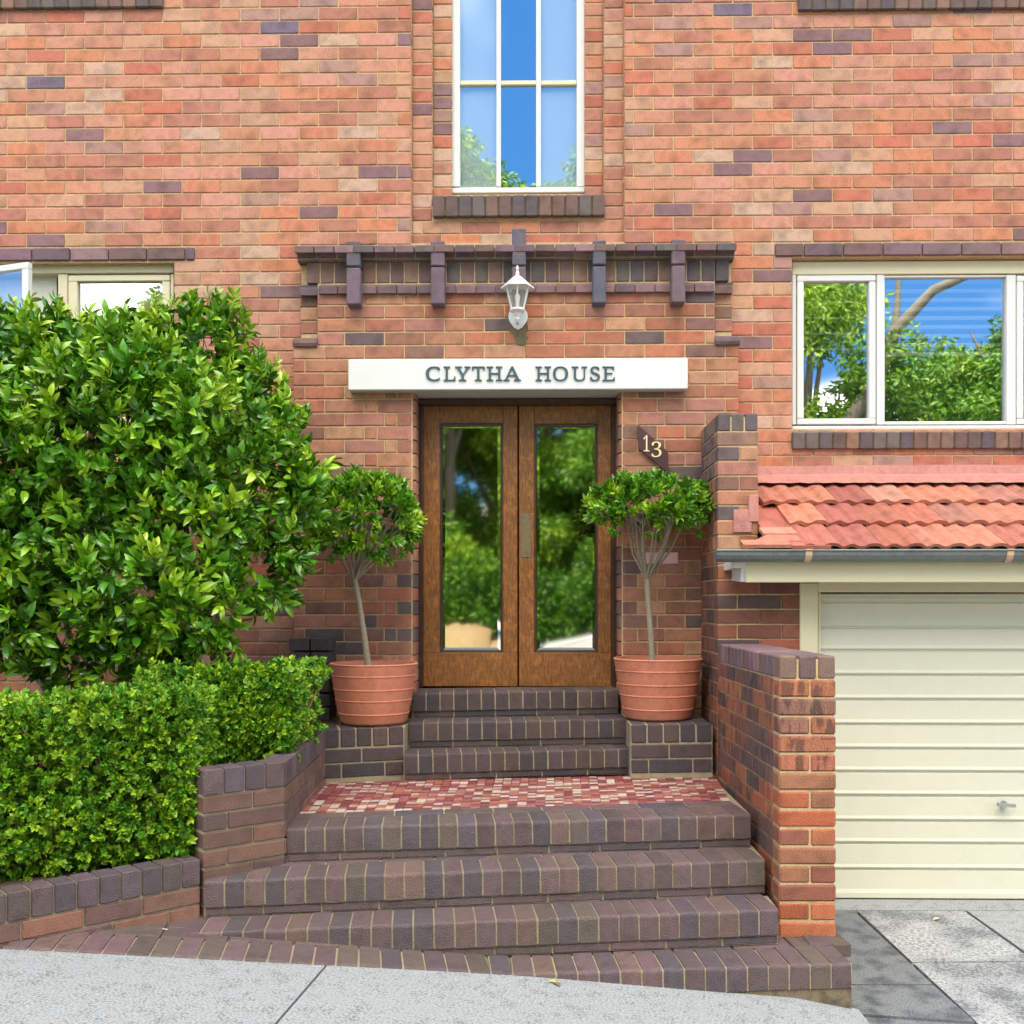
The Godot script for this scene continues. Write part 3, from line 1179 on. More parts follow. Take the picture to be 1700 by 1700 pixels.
func lantern() -> void:
	var z := 0.24
	var s := (6.5 - z) / F
	var base := at_z(859, 515, z)
	var t := thing("wall_lantern", at_z(859, 525, 0.10), "small white wall lantern with clear glass above the name beam", "lantern")
	var up := Transform3D(Basis(), base)
	var mb := MB.new()
	# hexagonal roof and finial
	mb.lathe([Vector2(0.0 * s, 75 * s), Vector2(2 * s, 73 * s), Vector2(2.5 * s, 68 * s), Vector2(1.6 * s, 66 * s), Vector2(3.4 * s, 62 * s), Vector2(3.0 * s, 58 * s), Vector2(8 * s, 55 * s), Vector2(15 * s, 49 * s), Vector2(21 * s, 43 * s), Vector2(28 * s, 38 * s), Vector2(28 * s, 36 * s), Vector2(20 * s, 38 * s), Vector2(0, 38 * s)], 6, up, false)
	part("roof", mb, M.white, t)
	var cage := MB.new()
	var glass := MB.new()
	var pt := []
	var pb := []
	for k in 6:
		var w := TAU * (k + 0.5) / 6.0
		var d := Vector3(cos(w), 0, sin(w))
		pt.append(base + d * 20.5 * s + Vector3(0, 37 * s, 0))
		pb.append(base + d * 11.5 * s + Vector3(0, 1 * s, 0))
	for k in 6:
		cage.tube([pb[k], pt[k]], [1.3 * s, 1.3 * s], 5)
		cage.tube([pt[k], pt[(k + 1) % 6]], [1.4 * s, 1.4 * s], 5)
		cage.tube([pb[k], pb[(k + 1) % 6]], [1.8 * s, 1.8 * s], 5)
	part("frame", cage, M.white, t)
	for k in 6:
		var g := MB.new()
		g.quad(pb[(k + 1) % 6], pb[k], pt[k], pt[(k + 1) % 6])
		part("pane", g, M.clear, t)
	mb = MB.new()
	mb.lathe([Vector2(0, 28 * s), Vector2(3.5 * s, 26 * s), Vector2(4.5 * s, 20 * s), Vector2(3 * s, 12 * s), Vector2(3 * s, 0), Vector2(0, 0)], 10, up)
	part("bulb", mb, M.blind, t)
	mb = MB.new()
	mb.lathe([Vector2(0, 2 * s), Vector2(13 * s, 2 * s), Vector2(13 * s, -1 * s), Vector2(7 * s, -5 * s), Vector2(3 * s, -12 * s), Vector2(4.5 * s, -15 * s), Vector2(2 * s, -19 * s), Vector2(0, -21 * s)], 12, up)
	mb.tube([base + Vector3(0, -8 * s, 0), base + Vector3(0, -16 * s, -0.06), base + Vector3(0, -12 * s, -0.125)], [3 * s, 3 * s, 3.5 * s], 7)
	part("arm", mb, M.white, t)
	# heart shaped backplate
	mb = MB.new()
	var pp := []
	var zc := 0.118
	for k in 20:
		var w := TAU * k / 20.0
		var r := 16.5 * s * (1.0 if sin(w) > -0.35 else 1.0 + 0.32 * pow(-sin(w), 8.0))
		pp.append(Vector2(cos(w) * r, sin(w) * r))
	var c := at_z(860, 525, zc)
	for k in 20:
		var a: Vector2 = pp[k]
		var b: Vector2 = pp[(k + 1) % 20]
		mb.tri(c + Vector3(0, 0, 0.004), c + Vector3(a.x, a.y, 0) * 0.82, c + Vector3(b.x, b.y, 0) * 0.82)
		mb.quad(c + Vector3(a.x, a.y, 0) * 0.82, c + Vector3(a.x, a.y, -0.006), c + Vector3(b.x, b.y, -0.006), c + Vector3(b.x, b.y, 0) * 0.82)
		mb.quad(c + Vector3(a.x, a.y, -0.006), c + Vector3(a.x, a.y, -0.018), c + Vector3(b.x, b.y, -0.018), c + Vector3(b.x, b.y, -0.006))
	part("backplate", mb, M.white, t)


func pane_quad(called: String, x0: float, y0: float, x1: float, y1: float, z: float, m: Material, parent: Node) -> void:
	var a := at_z(x0, y1, z)
	var b := at_z(x1, y0, z)
	var mb := MB.new()
	mb.box(Transform3D(Basis(), (a + b) * 0.5), Vector3(b.x - a.x, b.y - a.y, 0.004))
	part(called, mb, m, parent)


func upper_window(h: Node3D) -> void:
	var z := -0.14
	var fr := px_bar("window", 750, 310, 971, 320.5, z, z - 0.08, M.white, h)
	fr.set_meta("label", "tall white framed stair window above the porch")
	px_bar("stile", 750, -240, 763.5, 310, z, z - 0.08, M.white, fr)
	px_bar("stile", 957.5, -240, 971, 310, z, z - 0.08, M.white, fr)
	px_bar("head", 763.5, -240, 957.5, -226, z, z - 0.08, M.white, fr)
	for x in [[824, 831.5], [890, 898]]:
		px_bar("mullion", x[0], -226, x[1], 310, z - 0.012, z - 0.06, M.white, fr)
	for y in [133.0, -44.0]:
		for x in [[763.5, 824], [831.5, 890], [898, 957.5]]:
			px_bar("transom", x[0], y, x[1], y + 8, z - 0.014, z - 0.06, M.cream, fr)
	for x in [[763.5, 824, 0], [831.5, 890, 1], [898, 957.5, 0]]:
		for y in [[-226, -44], [-36, 133], [141, 310]]:
			pane_quad("pane", x[0] - 1, y[0] - 1, x[1] + 1, y[1] + 1, z - 0.035, M.pane_light if x[2] == 0 else M.pane, fr)
		if x[2] == 0:
			var b := px_bar("curtain", x[0] - 4, -226, x[1] + 4, 316, z - 0.048, z - 0.056, mat(lin(206, 224, 222, 0.85), 0.8), fr, 0.001)


func right_window(h: Node3D) -> void:
	var z := -0.06
	var y0 := px_y(713, z)
	var y1 := px_y(430, z)
	var fr := px_bar("window", 1315, 430, 2000, 456, z, z - 0.09, M.cream, h)
	fr.set_meta("label", "wide white window with venetian blinds above the garage roof")
	var lo := px_bar("sill_rail", 1315, 705, 2000, 713.5, z + 0.01, z - 0.09, M.white, fr)
	px_bar("stile", 1315, 456, 1322, 705, z, z - 0.09, M.white, fr)
	px_bar("mullion", 1455.5, 456, 1469, 705, z, z - 0.09, M.white, fr)
	px_bar("mullion", 1671.5, 456, 1687, 705, z, z - 0.09, M.white, fr)
	px_bar("mullion", 1830, 456, 1843, 705, z, z - 0.09, M.white, fr)
	px_bar("head_rail", 1469, 456, 1671.5, 461, z - 0.01, z - 0.07, M.white, fr)
	px_bar("bottom_rail", 1469, 699, 1671.5, 705, z - 0.01, z - 0.07, M.white, fr)
	for e in [[1323.5, 1454], [1688.5, 1829]]:
		var sx: float = e[0]
		var ex: float = e[1]
		var zs := z + 0.008
		px_bar("sash", sx, 456.5, ex, 467, zs, zs - 0.05, M.white, fr)
		px_bar("sash_rail", sx, 694.5, ex, 704.5, zs, zs - 0.05, M.white, fr)
		px_bar("sash_stile", sx, 467, sx + 11, 694.5, zs, zs - 0.05, M.white, fr)
		px_bar("sash_stile", ex - 11, 467, ex, 694.5, zs, zs - 0.05, M.white, fr)
		pane_quad("pane", sx + 10, 466, ex - 10, 696, zs - 0.03, M.pane, fr)
	pane_quad("pane", 1468, 460, 1673, 700, z - 0.035, M.pane, fr)
	pane_quad("pane", 1842, 456, 2000, 705, z - 0.035, M.pane, fr)
	# venetian blind drawn half down behind the glass
	for k in 9:
		var b := px_bar("blind_slat", 1471, 464 + k * 15.0, 1669, 471.0 + k * 15.0, z - 0.075, z - 0.095, M.blind, fr, 0.0005)
	for k in 5:
		px_bar("blind_slat", 1335, 474 + k * 26.0, 1442, 476.5 + k * 26.0, z - 0.075, z - 0.095, M.blind, fr, 0.0005)
	px_bar("board", 2000, 430, 2060, 713, z, z - 0.09, M.white, fr)


func left_window(h: Node3D) -> void:
	var z := -0.06
	var fr := px_bar("window", -140, 432, 288.5, 455, z, z - 0.09, M.cream, h)
	fr.set_meta("label", "cream window with one sash open behind the big shrub")
	px_bar("sill_rail", -140, 703, 288.5, 713, z, z - 0.09, M.cream, fr)
	px_bar("stile", 283, 455, 288.5, 703, z, z - 0.09, M.cream, fr)
	px_bar("mullion", 96, 455, 112, 703, z, z - 0.09, M.cream, fr)
	px_bar("stile", -140, 455, -128, 703, z, z - 0.09, M.cream, fr)
	var zs := z + 0.006
	px_bar("sash", 113, 456, 282, 467, zs, zs - 0.05, M.cream, fr)
	px_bar("sash_rail", 113, 692, 282, 702, zs, zs - 0.05, M.cream, fr)
	px_bar("sash_stile", 113, 467, 128, 692, zs, zs - 0.05, M.cream, fr)
	px_bar("sash_stile", 269, 467, 282, 692, zs, zs - 0.05, M.cream, fr)
	pane_quad("pane", 127, 466, 270, 693, zs - 0.03, M.pane_light, fr)
	px_bar("blind", 118, 457, 278, 702, zs - 0.055, zs - 0.065, mat(lin(206, 188, 118, 0.7), 0.7), fr, 0.001)
	px_bar("blind", -124, 457, 94, 702, z - 0.085, z - 0.095, M.blind, fr, 0.001)
	# sash that stands open, hinged on its far side
	var hinge := at_z(-118, 580, z)
	var wdt := px_x(96, z) - hinge.x - 0.01
	var ht := px_y(457, z) - px_y(702, z)
	var bs := Basis(Vector3.UP, -0.30)
	var xf := Transform3D(bs, Vector3(hinge.x, px_y(579.5, z) + 0.01, z + 0.02))
	var mb := MB.new()
	mb.cbox(xf * Transform3D(Basis(), Vector3(wdt * 0.5, ht * 0.5 - 0.02, 0)), Vector3(wdt, 0.04, 0.04), 0.004)
	part("open_sash", mb, M.white, fr)
	for e in [["rail", Vector3(wdt * 0.5, -ht * 0.5 + 0.02, 0), Vector3(wdt, 0.04, 0.04)], ["stile", Vector3(0.02, 0, 0), Vector3(0.04, ht - 0.08, 0.04)], ["stile", Vector3(wdt - 0.025, 0, 0), Vector3(0.05, ht - 0.08, 0.04)]]:
		mb = MB.new()
		mb.cbox(xf * Transform3D(Basis(), e[1]), e[2], 0.004)
		part("open_sash_" + e[0], mb, M.white, fr)
	mb = MB.new()
	mb.box(xf * Transform3D(Basis(), Vector3(wdt * 0.5, 0, 0)), Vector3(wdt - 0.07, ht - 0.07, 0.004))
	part("pane", mb, M.pane_light, fr)


func door(h: Node3D) -> void:
	var z := -0.12
	var fr := px_bar("doorway", 690, 661, 1028, 672, z + 0.06, z - 0.06, M.wood_dark, h)
	fr.set_meta("label", "dark brown timber frame of the double entrance doors")
	px_bar("jamb", 689, 672, 695, 1142, z + 0.06, z - 0.06, M.wood_dark, fr)
	px_bar("jamb", 1021, 672, 1028, 1142, z + 0.06, z - 0.06, M.wood_dark, fr)
	px_bar("stop", 695, 672, 702, 1142, z + 0.025, z - 0.06, M.wood_dark, fr)
	px_bar("stop", 1015, 672, 1021, 1142, z + 0.025, z - 0.06, M.wood_dark, fr)
	for e in [[702.5, 859.0, 732, 833, 703], [861.5, 1014.5, 889, 990.5, 704]]:
		var leaf := px_bar("door", e[0], 1083.5, e[1], 1139.5, z, z - 0.045, M.wood, h, 0.003)
		leaf.set_meta("label", "varnished timber door leaf with tall bevelled glass")
		px_bar("top_rail", e[2] - 2.0, 673, e[3] + 2.0, e[4] - 0.5, z - 0.0015, z - 0.045, M.wood, leaf, 0.003)
		px_bar("stile", e[0], 673, e[2] - 2.0, 1083.5, z, z - 0.045, M.wood, leaf, 0.003)
		px_bar("stile", e[3] + 2.0, 673, e[1], 1083.5, z, z - 0.045, M.wood, leaf, 0.003)
		# glazing beads
		px_bar("bead", e[2] - 2, e[4] - 0.5, e[2] + 1, 1083.5, z - 0.004, z - 0.035, M.wood_dark, leaf, 0.001)
		px_bar("bead", e[3] - 1, e[4] - 0.5, e[3] + 2, 1083.5, z - 0.004, z - 0.035, M.wood_dark, leaf, 0.001)
		px_bar("bead", e[2] + 1, e[4] - 0.5, e[3] - 1, e[4] + 2, z - 0.004, z - 0.035, M.wood_dark, leaf, 0.001)
		px_bar("bead", e[2] + 1, 1081, e[3] - 1, 1083.5, z - 0.004, z - 0.035, M.wood_dark, leaf, 0.001)
		# bevelled pane
		var g := MB.new()
		var o := []
		var q := []
		for p in [[e[2] + 1, 1081.0, 1, -1], [e[3] - 1, 1081.0, -1, -1], [e[3] - 1, e[4] + 2, -1, 1], [e[2] + 1, e[4] + 2, 1, 1]]:
			o.append(at_z(p[0], p[1], z - 0.030))
			q.append(at_z(p[0] + p[2] * 6.0, p[1] + p[3] * 6.0, z - 0.027))
		g.quad(q[0], q[1], q[2], q[3])
		for k in 4:
			g.quad(o[k], o[(k + 1) % 4], q[(k + 1) % 4], q[k])
		part("pane", g, M.glass, leaf)
	px_bar("push_plate", 864, 852, 881.5, 925, z + 0.003, z - 0.002, M.plate, h, 0.001)


# ---------------------------------------------------------------- garage
func garage() -> void:
	var z := 0.66
	var xl := px_x(1191, z)
	var xr := px_x(1259, z)
	var g := thing("garage", Vector3(xl, 0, z), "low garage with cream ribbed door and red tiled lean-to roof", "garage")
	var course_h := 0.0855
	# brick pier rising beside the roof, and the strip of wall below it
	var mb := MB.new()
	var ytop := px_y(687, z)
	mb.box(Transform3D(Basis(), Vector3((xl + xr) * 0.5, (ytop - 0.02) * 0.5 - 0.05, (z + 0.11) * 0.5)), Vector3(xr - xl - 0.012, ytop + 0.08, z - 0.11 - 0.012))
	var xd := px_x(1329, z)
	var yw := px_y(950, z)
	mb.box(Transform3D(Basis(), Vector3((xr + xd) * 0.5, (yw - 0.1) * 0.5, (z + 0.02) * 0.5 - 0.003)), Vector3(xd - xr + 0.02, yw + 0.1, z - 0.035))
	var pier := part("pier", mb, M.mortar, g)
	pier.set_meta("label", "brick pier with dark capping beside the tiled roof")
	var n := 3
	var yc := px_y(717, z)
	for k in 3:
		var w := (xr - xl) / 3.0
		brick(pier, null, Transform3D(Basis(), Vector3(xl + (k + 0.5) * w, (ytop + yc) * 0.5, z - 0.06)), Vector3(w - 0.007, ytop - yc - 0.004, 0.12), DARK_COLOURS, 0.006)
	for k in 5:
		var zz := z - 0.12 - 0.087 * (k + 0.5)
		brick(pier, null, Transform3D(Basis(), Vector3((xl + xr) * 0.5, (ytop + yc) * 0.5, zz)), Vector3(xr - xl, ytop - yc - 0.004, 0.079), DARK_COLOURS, 0.006)
	for r in 32:
		var y1 := yc - r * course_h - 0.0045
		var y0 := y1 - 0.0765
		if y0 < 0.2:
			break
		var ym := (y0 + y1) * 0.5
		var pal: Array = LOW_COLOURS if r > 8 else (DARK_COLOURS if r == 0 else PORCH_COLOURS)
		var xe := xd if y1 < yw else xr
		var fw := xe - xl
		if xe == xr:
			if r & 1:
				brick(pier, null, Transform3D(Basis(), Vector3(xl + fw * 0.27, ym, z - 0.055)), Vector3(fw * 0.53 - 0.004, 0.0765, 0.11), pal)
				brick(pier, null, Transform3D(Basis(), Vector3(xl + fw * 0.77, ym, z - 0.055)), Vector3(fw * 0.46 - 0.004, 0.0765, 0.11), pal)
			else:
				brick(pier, null, Transform3D(Basis(), Vector3(xl + fw * 0.5, ym, z - 0.055)), Vector3(fw, 0.0765, 0.11), pal)
		else:
			course(pier, null, xl, xe, y0, 0.0765, z, xl + (0.115 if r & 1 else 0.245), 0.254, pal, 0.11)
		# side towards the porch
		var zz := z - 0.11 - 0.009
		var first := true
		while zz > 0.115:
			var ln := minf(0.245 if not (first and r & 1) else 0.115, zz - 0.11)
			if ln > 0.03:
				brick(pier, null, Transform3D(Basis(), Vector3(xl + 0.055, ym, zz - ln * 0.5)), Vector3(0.11, 0.0765, ln), pal if r > 8 else (DARK_COLOURS if r < 3 else pal), 0.004, M.brick_streaked)
			zz -= ln + 0.009
			first = false
	# door frame and ribbed door
	var zd := z - 0.02
	var fr := px_bar("door_frame", 1328, 968, 1358, 1492, zd + 0.03, zd - 0.10, M.cream, g)
	px_bar("head", 1358, 960, 2100, 983, zd + 0.03, zd - 0.10, M.cream, fr)
	px_bar("jamb_stop", 1358, 983, 1363, 1492, zd - 0.01, zd - 0.10, M.cream, fr)
	var dz := zd - 0.045
	var ys := [985.5, 1000.5, 1043, 1081, 1121.5, 1162, 1203, 1243, 1281, 1320.5, 1362, 1399, 1442, 1483]
	var dr := px_bar("door", 1363, 1484, 2100, 1491, dz + 0.005, dz - 0.03, M.panel, g)
	dr.set_meta("label", "cream ribbed garage door")
	for k in ys.size() - 1:
		var y1 := px_y(ys[k], dz)
		var y0 := px_y(ys[k + 1], dz)
		var sb := MB.new()
		var xa := px_x(1362, dz)
		var xb := px_x(2100, dz)
		# each panel leans out to a lip at its foot, above a groove
		sb.extrude_x(V2([[dz - 0.03, y0 + 0.001], [dz - 0.010, y0 + 0.001], [dz - 0.010, y0 + 0.009], [dz + 0.001, y0 + 0.014], [dz + 0.003, y0 + 0.020], [dz - 0.002, y0 + 0.036], [dz - 0.004, y1 - 0.004], [dz - 0.012, y1], [dz - 0.03, y1]]), xa, xb)
		part("panel", sb, M.panel, dr)
	var hd := MB.new()
	var hc := at_z(1667, 1335, dz + 0.02)
	hd.lathe([Vector2(0, 0.022), Vector2(0.016, 0.02), Vector2(0.02, 0.0), Vector2(0.02, -0.01)], 16, Transform3D(Basis(Vector3.RIGHT, PI * 0.5), hc))
	hd.cbox(Transform3D(Basis(Vector3.BACK, -0.08), hc + Vector3(0, 0, 0.03)), Vector3(0.11, 0.022, 0.014), 0.005)
	part("handle", hd, M.chrome, dr)
	# fascia, gutter
	var zf := 0.93
	var fa := px_bar("fascia", 1238, 930, 2080, 967, zf, zf - 0.03, M.cream, g)
	var zsof := MB.new()
	var fy := px_y(962, zf)
	zsof.box(Transform3D(Basis(), Vector3((px_x(1238, zf) + 4.0) * 0.5, fy + 0.02, (zf - 0.03 + z) * 0.5)), Vector3(4.0 - px_x(1238, zf), 0.012, zf - 0.03 - z))
	part("soffit", zsof, M.cream, g)
	var sc := MB.new()
	sc.extrude_x(V2([[zf, px_y(932, zf)], [zf - 0.28, px_y(932, zf)], [zf - 0.28, px_y(962, zf)], [zf - 0.02, px_y(966, zf)], [zf - 0.015, px_y(952, zf)], [zf - 0.005, px_y(946, zf)]]), px_x(1231, zf), px_x(1238, zf))
	sc.extrude_x(V2([[zf + 0.002, px_y(932, zf)], [zf - 0.28, px_y(932, zf)], [zf - 0.28, px_y(945, zf)], [zf + 0.002, px_y(943, zf)]]), px_x(1217, zf), px_x(1231, zf))
	part("eaves_bracket", sc, M.white, g)
	var gz := 1.045
	var gy := px_y(914, gz)
	var prof := []
	for k in 9:
		var w := PI * k / 8.0
		prof.append([gz - 0.055 + 0.055 * cos(w), gy - 0.004 - 0.058 * sin(w)])
	for k in 9:
		var w := PI * (8 - k) / 8.0
		prof.append([gz - 0.055 + 0.052 * cos(w), gy - 0.004 - 0.055 * sin(w)])
	var gm := MB.new()
	gm.extrude_x(V2(prof), px_x(1192, gz), 4.1)
	gm.tube([Vector3(px_x(1190, gz), gy, gz), Vector3(4.1, gy, gz)], [0.007, 0.007], 6)
	gm.extrude_x(V2(prof.slice(0, 9)), px_x(1190, gz), px_x(1192.5, gz))
	var gut := part("gutter", gm, M.zinc, g)
	gut.set_meta("label", "grey half round zinc gutter")
	var cl := mat(lin(190, 160, 130), 0.6)
	for px in [1343, 1678]:
		var cb := MB.new()
		var x := px_x(px, gz)
		for k in 6:
			var w0 := PI * k / 8.0
			var w1 := PI * (k + 1) / 8.0
			var c := Vector3(x, gy - 0.004, gz - 0.055)
			var a := c + Vector3(0, -0.061 * sin(w0), 0.058 * cos(w0))
			var b := c + Vector3(0, -0.061 * sin(w1), 0.058 * cos(w1))
			var e := Vector3(0.018, 0, 0)
			cb.quad(b - e, b + e, a + e, a - e)
		cb.box(Transform3D(Basis(), Vector3(x, gy + 0.004, gz - 0.02)), Vector3(0.036, 0.006, 0.06))
		part("gutter_clip", cb, cl, gut)
	# tiled roof
	var rg := Vector3(0, px_y(917, 1.0), 1.02)
	var rw := Vector3(0, px_y(800, 0.0) + 0.0, 0.0)
	var up := (rw - rg).normalized()
	var nrm := Vector3(0, -up.z, up.y).normalized()
	if nrm.y < 0:
		nrm = -nrm
	var ln := (rw - rg).length()
	var deck := MB.new()
	deck.col = lin(90, 70, 60)
	var da := rg + up * 0.02 - nrm * 0.03
	var db := rw - nrm * 0.03
	var dx0 := xr + 0.01
	deck.quad(Vector3(dx0, da.y, da.z), Vector3(4.05, da.y, da.z), Vector3(4.05, db.y, db.z), Vector3(dx0, db.y, db.z))
	var roof := part("roof", deck, M.paint, g)
	roof.set_meta("label", "lean-to roof of faded red clay tiles")
	var tp := [0.0, 0.012, 0.030, 0.036, 0.036, 0.030, 0.014, 0.010, 0.026, 0.030, 0.014, 0.0]
	tp = [0.004, 0.010, 0.020, 0.021, 0.012, 0.005, 0.008, 0.020, 0.024, 0.024, 0.020, 0.006]
	var cols := [[210, 134, 112], [202, 120, 106], [216, 140, 112], [196, 132, 116], [188, 120, 106], [212, 152, 130], [202, 122, 98], [192, 112, 100]]
	var pitch := 0.224
	for row in 3:
		var t0 := row * 0.335 - 0.01
		var x := (xr + 0.10 if row > 0 else xr + 0.14) + (0.06 if row == 1 else (-0.02 if row == 2 else 0.0))
		while x < 4.0:
			var tb := MB.new()
			var cc: Array = cols[rng.randi_range(0, 7)]
			tb.col = lin(cc[0], cc[1], cc[2], 0.74 * rng.randf_range(0.88, 1.08))
			tb.uo = Vector2(rng.randf(), rng.randf())
			var lift := 0.008 + 0.022
			var s0 := rg + up * t0 + nrm * (0.030 + rng.randf_range(0, 0.004))
			var s1 := rg + up * minf(t0 + 0.37, ln + 0.02) + nrm * 0.006
			var m := tp.size()
			var th := 0.020 + (0.006 if row > 0 else 0.0)
			for k in m - 1:
				var xa := x + pitch * (k / float(m - 1)) * 0.985
				var xb := x + pitch * ((k + 1) / float(m - 1)) * 0.985
				var ha := nrm * float(tp[k])
				var hb := nrm * float(tp[k + 1])
				var A := Vector3(xa, 0, 0) + s0 + ha
				var B := Vector3(xb, 0, 0) + s0 + hb
				var C := Vector3(xb, 0, 0) + s1 + hb
				var D := Vector3(xa, 0, 0) + s1 + ha
				tb.quad(A, B, C, D)
				tb.quad(A - nrm * th - up * -0.004, B - nrm * th - up * -0.004, B, A)
			var e := Vector3(x, 0, 0)
			tb.quad(e + s1 + nrm * float(tp[0]), e + s1 - nrm * th, e + s0 - nrm * th, e + s0 + nrm * float(tp[0]))
			part("roof_tile", tb, M.tile, roof)
			x += pitch
	# lead flashing along the wall and over the tile heads
	var fl := MB.new()
	var fa0 := rg + up * (ln - 0.17) + nrm * 0.05
	var fb0 := rw + Vector3(0, 0.01, 0.014) + nrm * 0.03
	var nseg := 90
	var prev := []
	for k in nseg + 1:
		var x := lerpf(xr + 0.002, 4.05, k / float(nseg))
		var wav := sin((x - xr) / pitch * TAU * 2.0) * 0.008 + sin(x * 31.0) * 0.004
		var lo := fa0 - up * wav + nrm * (wav * 0.6)
		var mid := fb0 + Vector3(0, sin(x * 7.0) * 0.002, 0)
		var top := Vector3(0, fb0.y + 0.062 + sin(x * 3.0) * 0.003, 0.016 + sin(x * 11.0) * 0.002)
		var cur := [Vector3(x, lo.y, lo.z), Vector3(x, mid.y, mid.z), Vector3(x, mid.y + 0.006, 0.022), Vector3(x, top.y, top.z), Vector3(x, top.y, 0.0)]
		if k > 0:
			for j in 4:
				fl.quad(prev[j], cur[j], cur[j + 1], prev[j + 1])
		prev = cur
	part("flashing", fl, M.flashing, roof)
	# verge: soaker strip against the pier and cut tiles bedded round its corner
	var sv := MB.new()
	var soak := [[[1259, 800], [1274, 818], [1283, 845], [1304, 868], [1303, 882], [1262, 876]]]
	var vp := [
		[[1259, 822], [1277, 824], [1287, 842], [1300, 868], [1302, 884], [1272, 884], [1262, 872]],
		[[1240, 895], [1298, 884], [1304, 896], [1238, 894]],
	]
	for e in [[0.72, 0.30, 0.0, 0.16, 0.010], [0.30, 0.18, -0.02, 0.20, 0.034], [0.18, 0.06, -0.10, 0.24, 0.040], [0.075, -0.02, -0.17, 0.09, 0.052], [0.075, -0.02, 0.092, 0.30, 0.046]]:
		var a0 := rg + up * float(e[1]) + nrm * float(e[4])
		var a1 := rg + up * float(e[0]) + nrm * (float(e[4]) - 0.012)
		var vb := MB.new()
		var cc: Array = cols[rng.randi_range(0, 7)]
		vb.col = lin(196, 112, 100, 0.8) if e[4] < 0.02 else lin(cc[0], cc[1], cc[2], 0.8)
		var xa: float = xr + e[2]
		var xb: float = xr + e[3]
		var sk := 0.10 if e[2] < -0.05 and e[1] > 0.0 else 0.0
		var A := Vector3(xa, a0.y, a0.z)
		var B := Vector3(xb, a0.y, a0.z)
		var C := Vector3(xb, a1.y, a1.z)
		var D := Vector3(xa + sk, a1.y, a1.z)
		var dn := nrm * -0.02
		vb.quad(A, B, C, D)
		vb.quad(A + dn, B + dn, B, A)
		vb.quad(D + dn, A + dn, A, D)
		vb.quad(B + dn, C + dn, C, B)
		part("verge_tile", vb, M.tile, roof)
	# upright flashing pieces on the pier
	for e in [[1218, 846, 1248, 884], [1243, 822, 1259.5, 866]]:
		px_bar("step_flashing", e[0], e[1], e[2], e[3], z + 0.012 if e[0] < 1240 else z + 0.016, z - 0.004, M.flashing, roof, 0.003)


# ---------------------------------------------------------------- low wall beside the steps
func low_wall() -> void:
	var zf := 2.0
	var fl := at_z(1293, 1300, zf)
	var bl := Vector3(px_x(1188, 0.66) + 0.012, 0, 0.66)
	var wd := px_x(1389, zf) - fl.x
	var dirb := (bl - Vector3(fl.x, 0, zf))
	var len := dirb.length()
	dirb = dirb / len
	# local frame: x to the side, z towards the street
	var bs := Basis(Vector3(-dirb.z, 0, dirb.x), Vector3.UP, -dirb)
	var o := Vector3(fl.x, 0, zf)
	var t := thing("garden_wall", Vector3(fl.x, 0, zf), "low brick wall with dark purple capping between steps and driveway", "wall")
	var top := px_y(1088, zf)
	var cb := px_y(1127.5, zf)
	var ch := 0.0825
	var rows := 14
	var mb := MB.new()
	mb.box(Transform3D(bs, o + bs * Vector3(wd * 0.5, (top - 0.012 - 0.1) * 0.5, -len * 0.5)), Vector3(wd - 0.014, top + 0.08, len - 0.014))
	part("core", mb, M.mortar, t)
	# capping on edge: three across the end, then along the run
	for k in 3:
		var w := wd / 3.0
		brick(t, null, Transform3D(bs, o + bs * Vector3((k + 0.5) * w, (top + cb) * 0.5, -0.057)), Vector3(w - 0.008, top - cb - 0.004, 0.114), DARK_COLOURS, 0.007, null, "capping_brick")
	var nz := roundi((len - 0.118) / 0.087)
	for k in nz:
		var w := (len - 0.118) / nz
		brick(t, null, Transform3D(bs, o + bs * Vector3(wd * 0.5, (top + cb) * 0.5, -0.118 - (k + 0.5) * w)), Vector3(wd, top - cb - 0.004, w - 0.008), PURPLE_COLOURS, 0.007, null, "capping_brick")
	var warm := [[186, 104, 72, 10], [176, 96, 66, 10], [166, 112, 82, 7], [150, 92, 74, 6], [190, 112, 76, 6]]
	for r in rows:
		var y1 := cb - r * ch - 0.0035
		var y0 := y1 - 0.0755
		var ym := (y0 + y1) * 0.5
		var pal: Array = warm
		if r < 5:
			pal = [[150, 100, 82, 8], [132, 92, 80, 6], [168, 104, 76, 6], [178, 108, 74, 4]]
		var d0 := 0.112
		if r % 2 == 0:
			var s := 0.55
			brick(t, null, Transform3D(bs, o + bs * Vector3(wd * s * 0.5, ym, -d0 * 0.5)), Vector3(wd * s - 0.005, 0.0755, d0), pal, 0.009, M.brick_streaked if r < 5 else null)
			brick(t, null, Transform3D(bs, o + bs * Vector3(wd * (s + 1.0) * 0.5, ym, -d0 * 0.5)), Vector3(wd * (1.0 - s) - 0.005, 0.0755, d0), pal, 0.007, M.brick_streaked if r < 5 else null)
		else:
			brick(t, null, Transform3D(bs, o + bs * Vector3(wd * 0.5, ym, -d0 * 0.5)), Vector3(wd, 0.0755, d0), pal, 0.009, M.brick_streaked if r < 5 else null)
		for side in 2:
			var zz := d0 + 0.008
			var first := true
			while zz < len - 0.03:
				var ln := minf(0.245 if not (first and r & 1) else 0.118, len - zz)
				var xx := 0.055 if side == 0 else wd - 0.055
				var yy := y1 - 0.0 
				if ln > 0.03:
					brick(t, null, Transform3D(bs, o + bs * Vector3(xx, ym, -zz - ln * 0.5)), Vector3(0.11, 0.0755, ln), LOW_COLOURS if side == 0 else warm, 0.004, M.brick_streaked if r < 8 else null)
				zz += ln + 0.008
				first = false


# ---------------------------------------------------------------- steps and landing
const TILT := 0.013


func step_y(level: float, x: float) -> float:
	return level + TILT * x


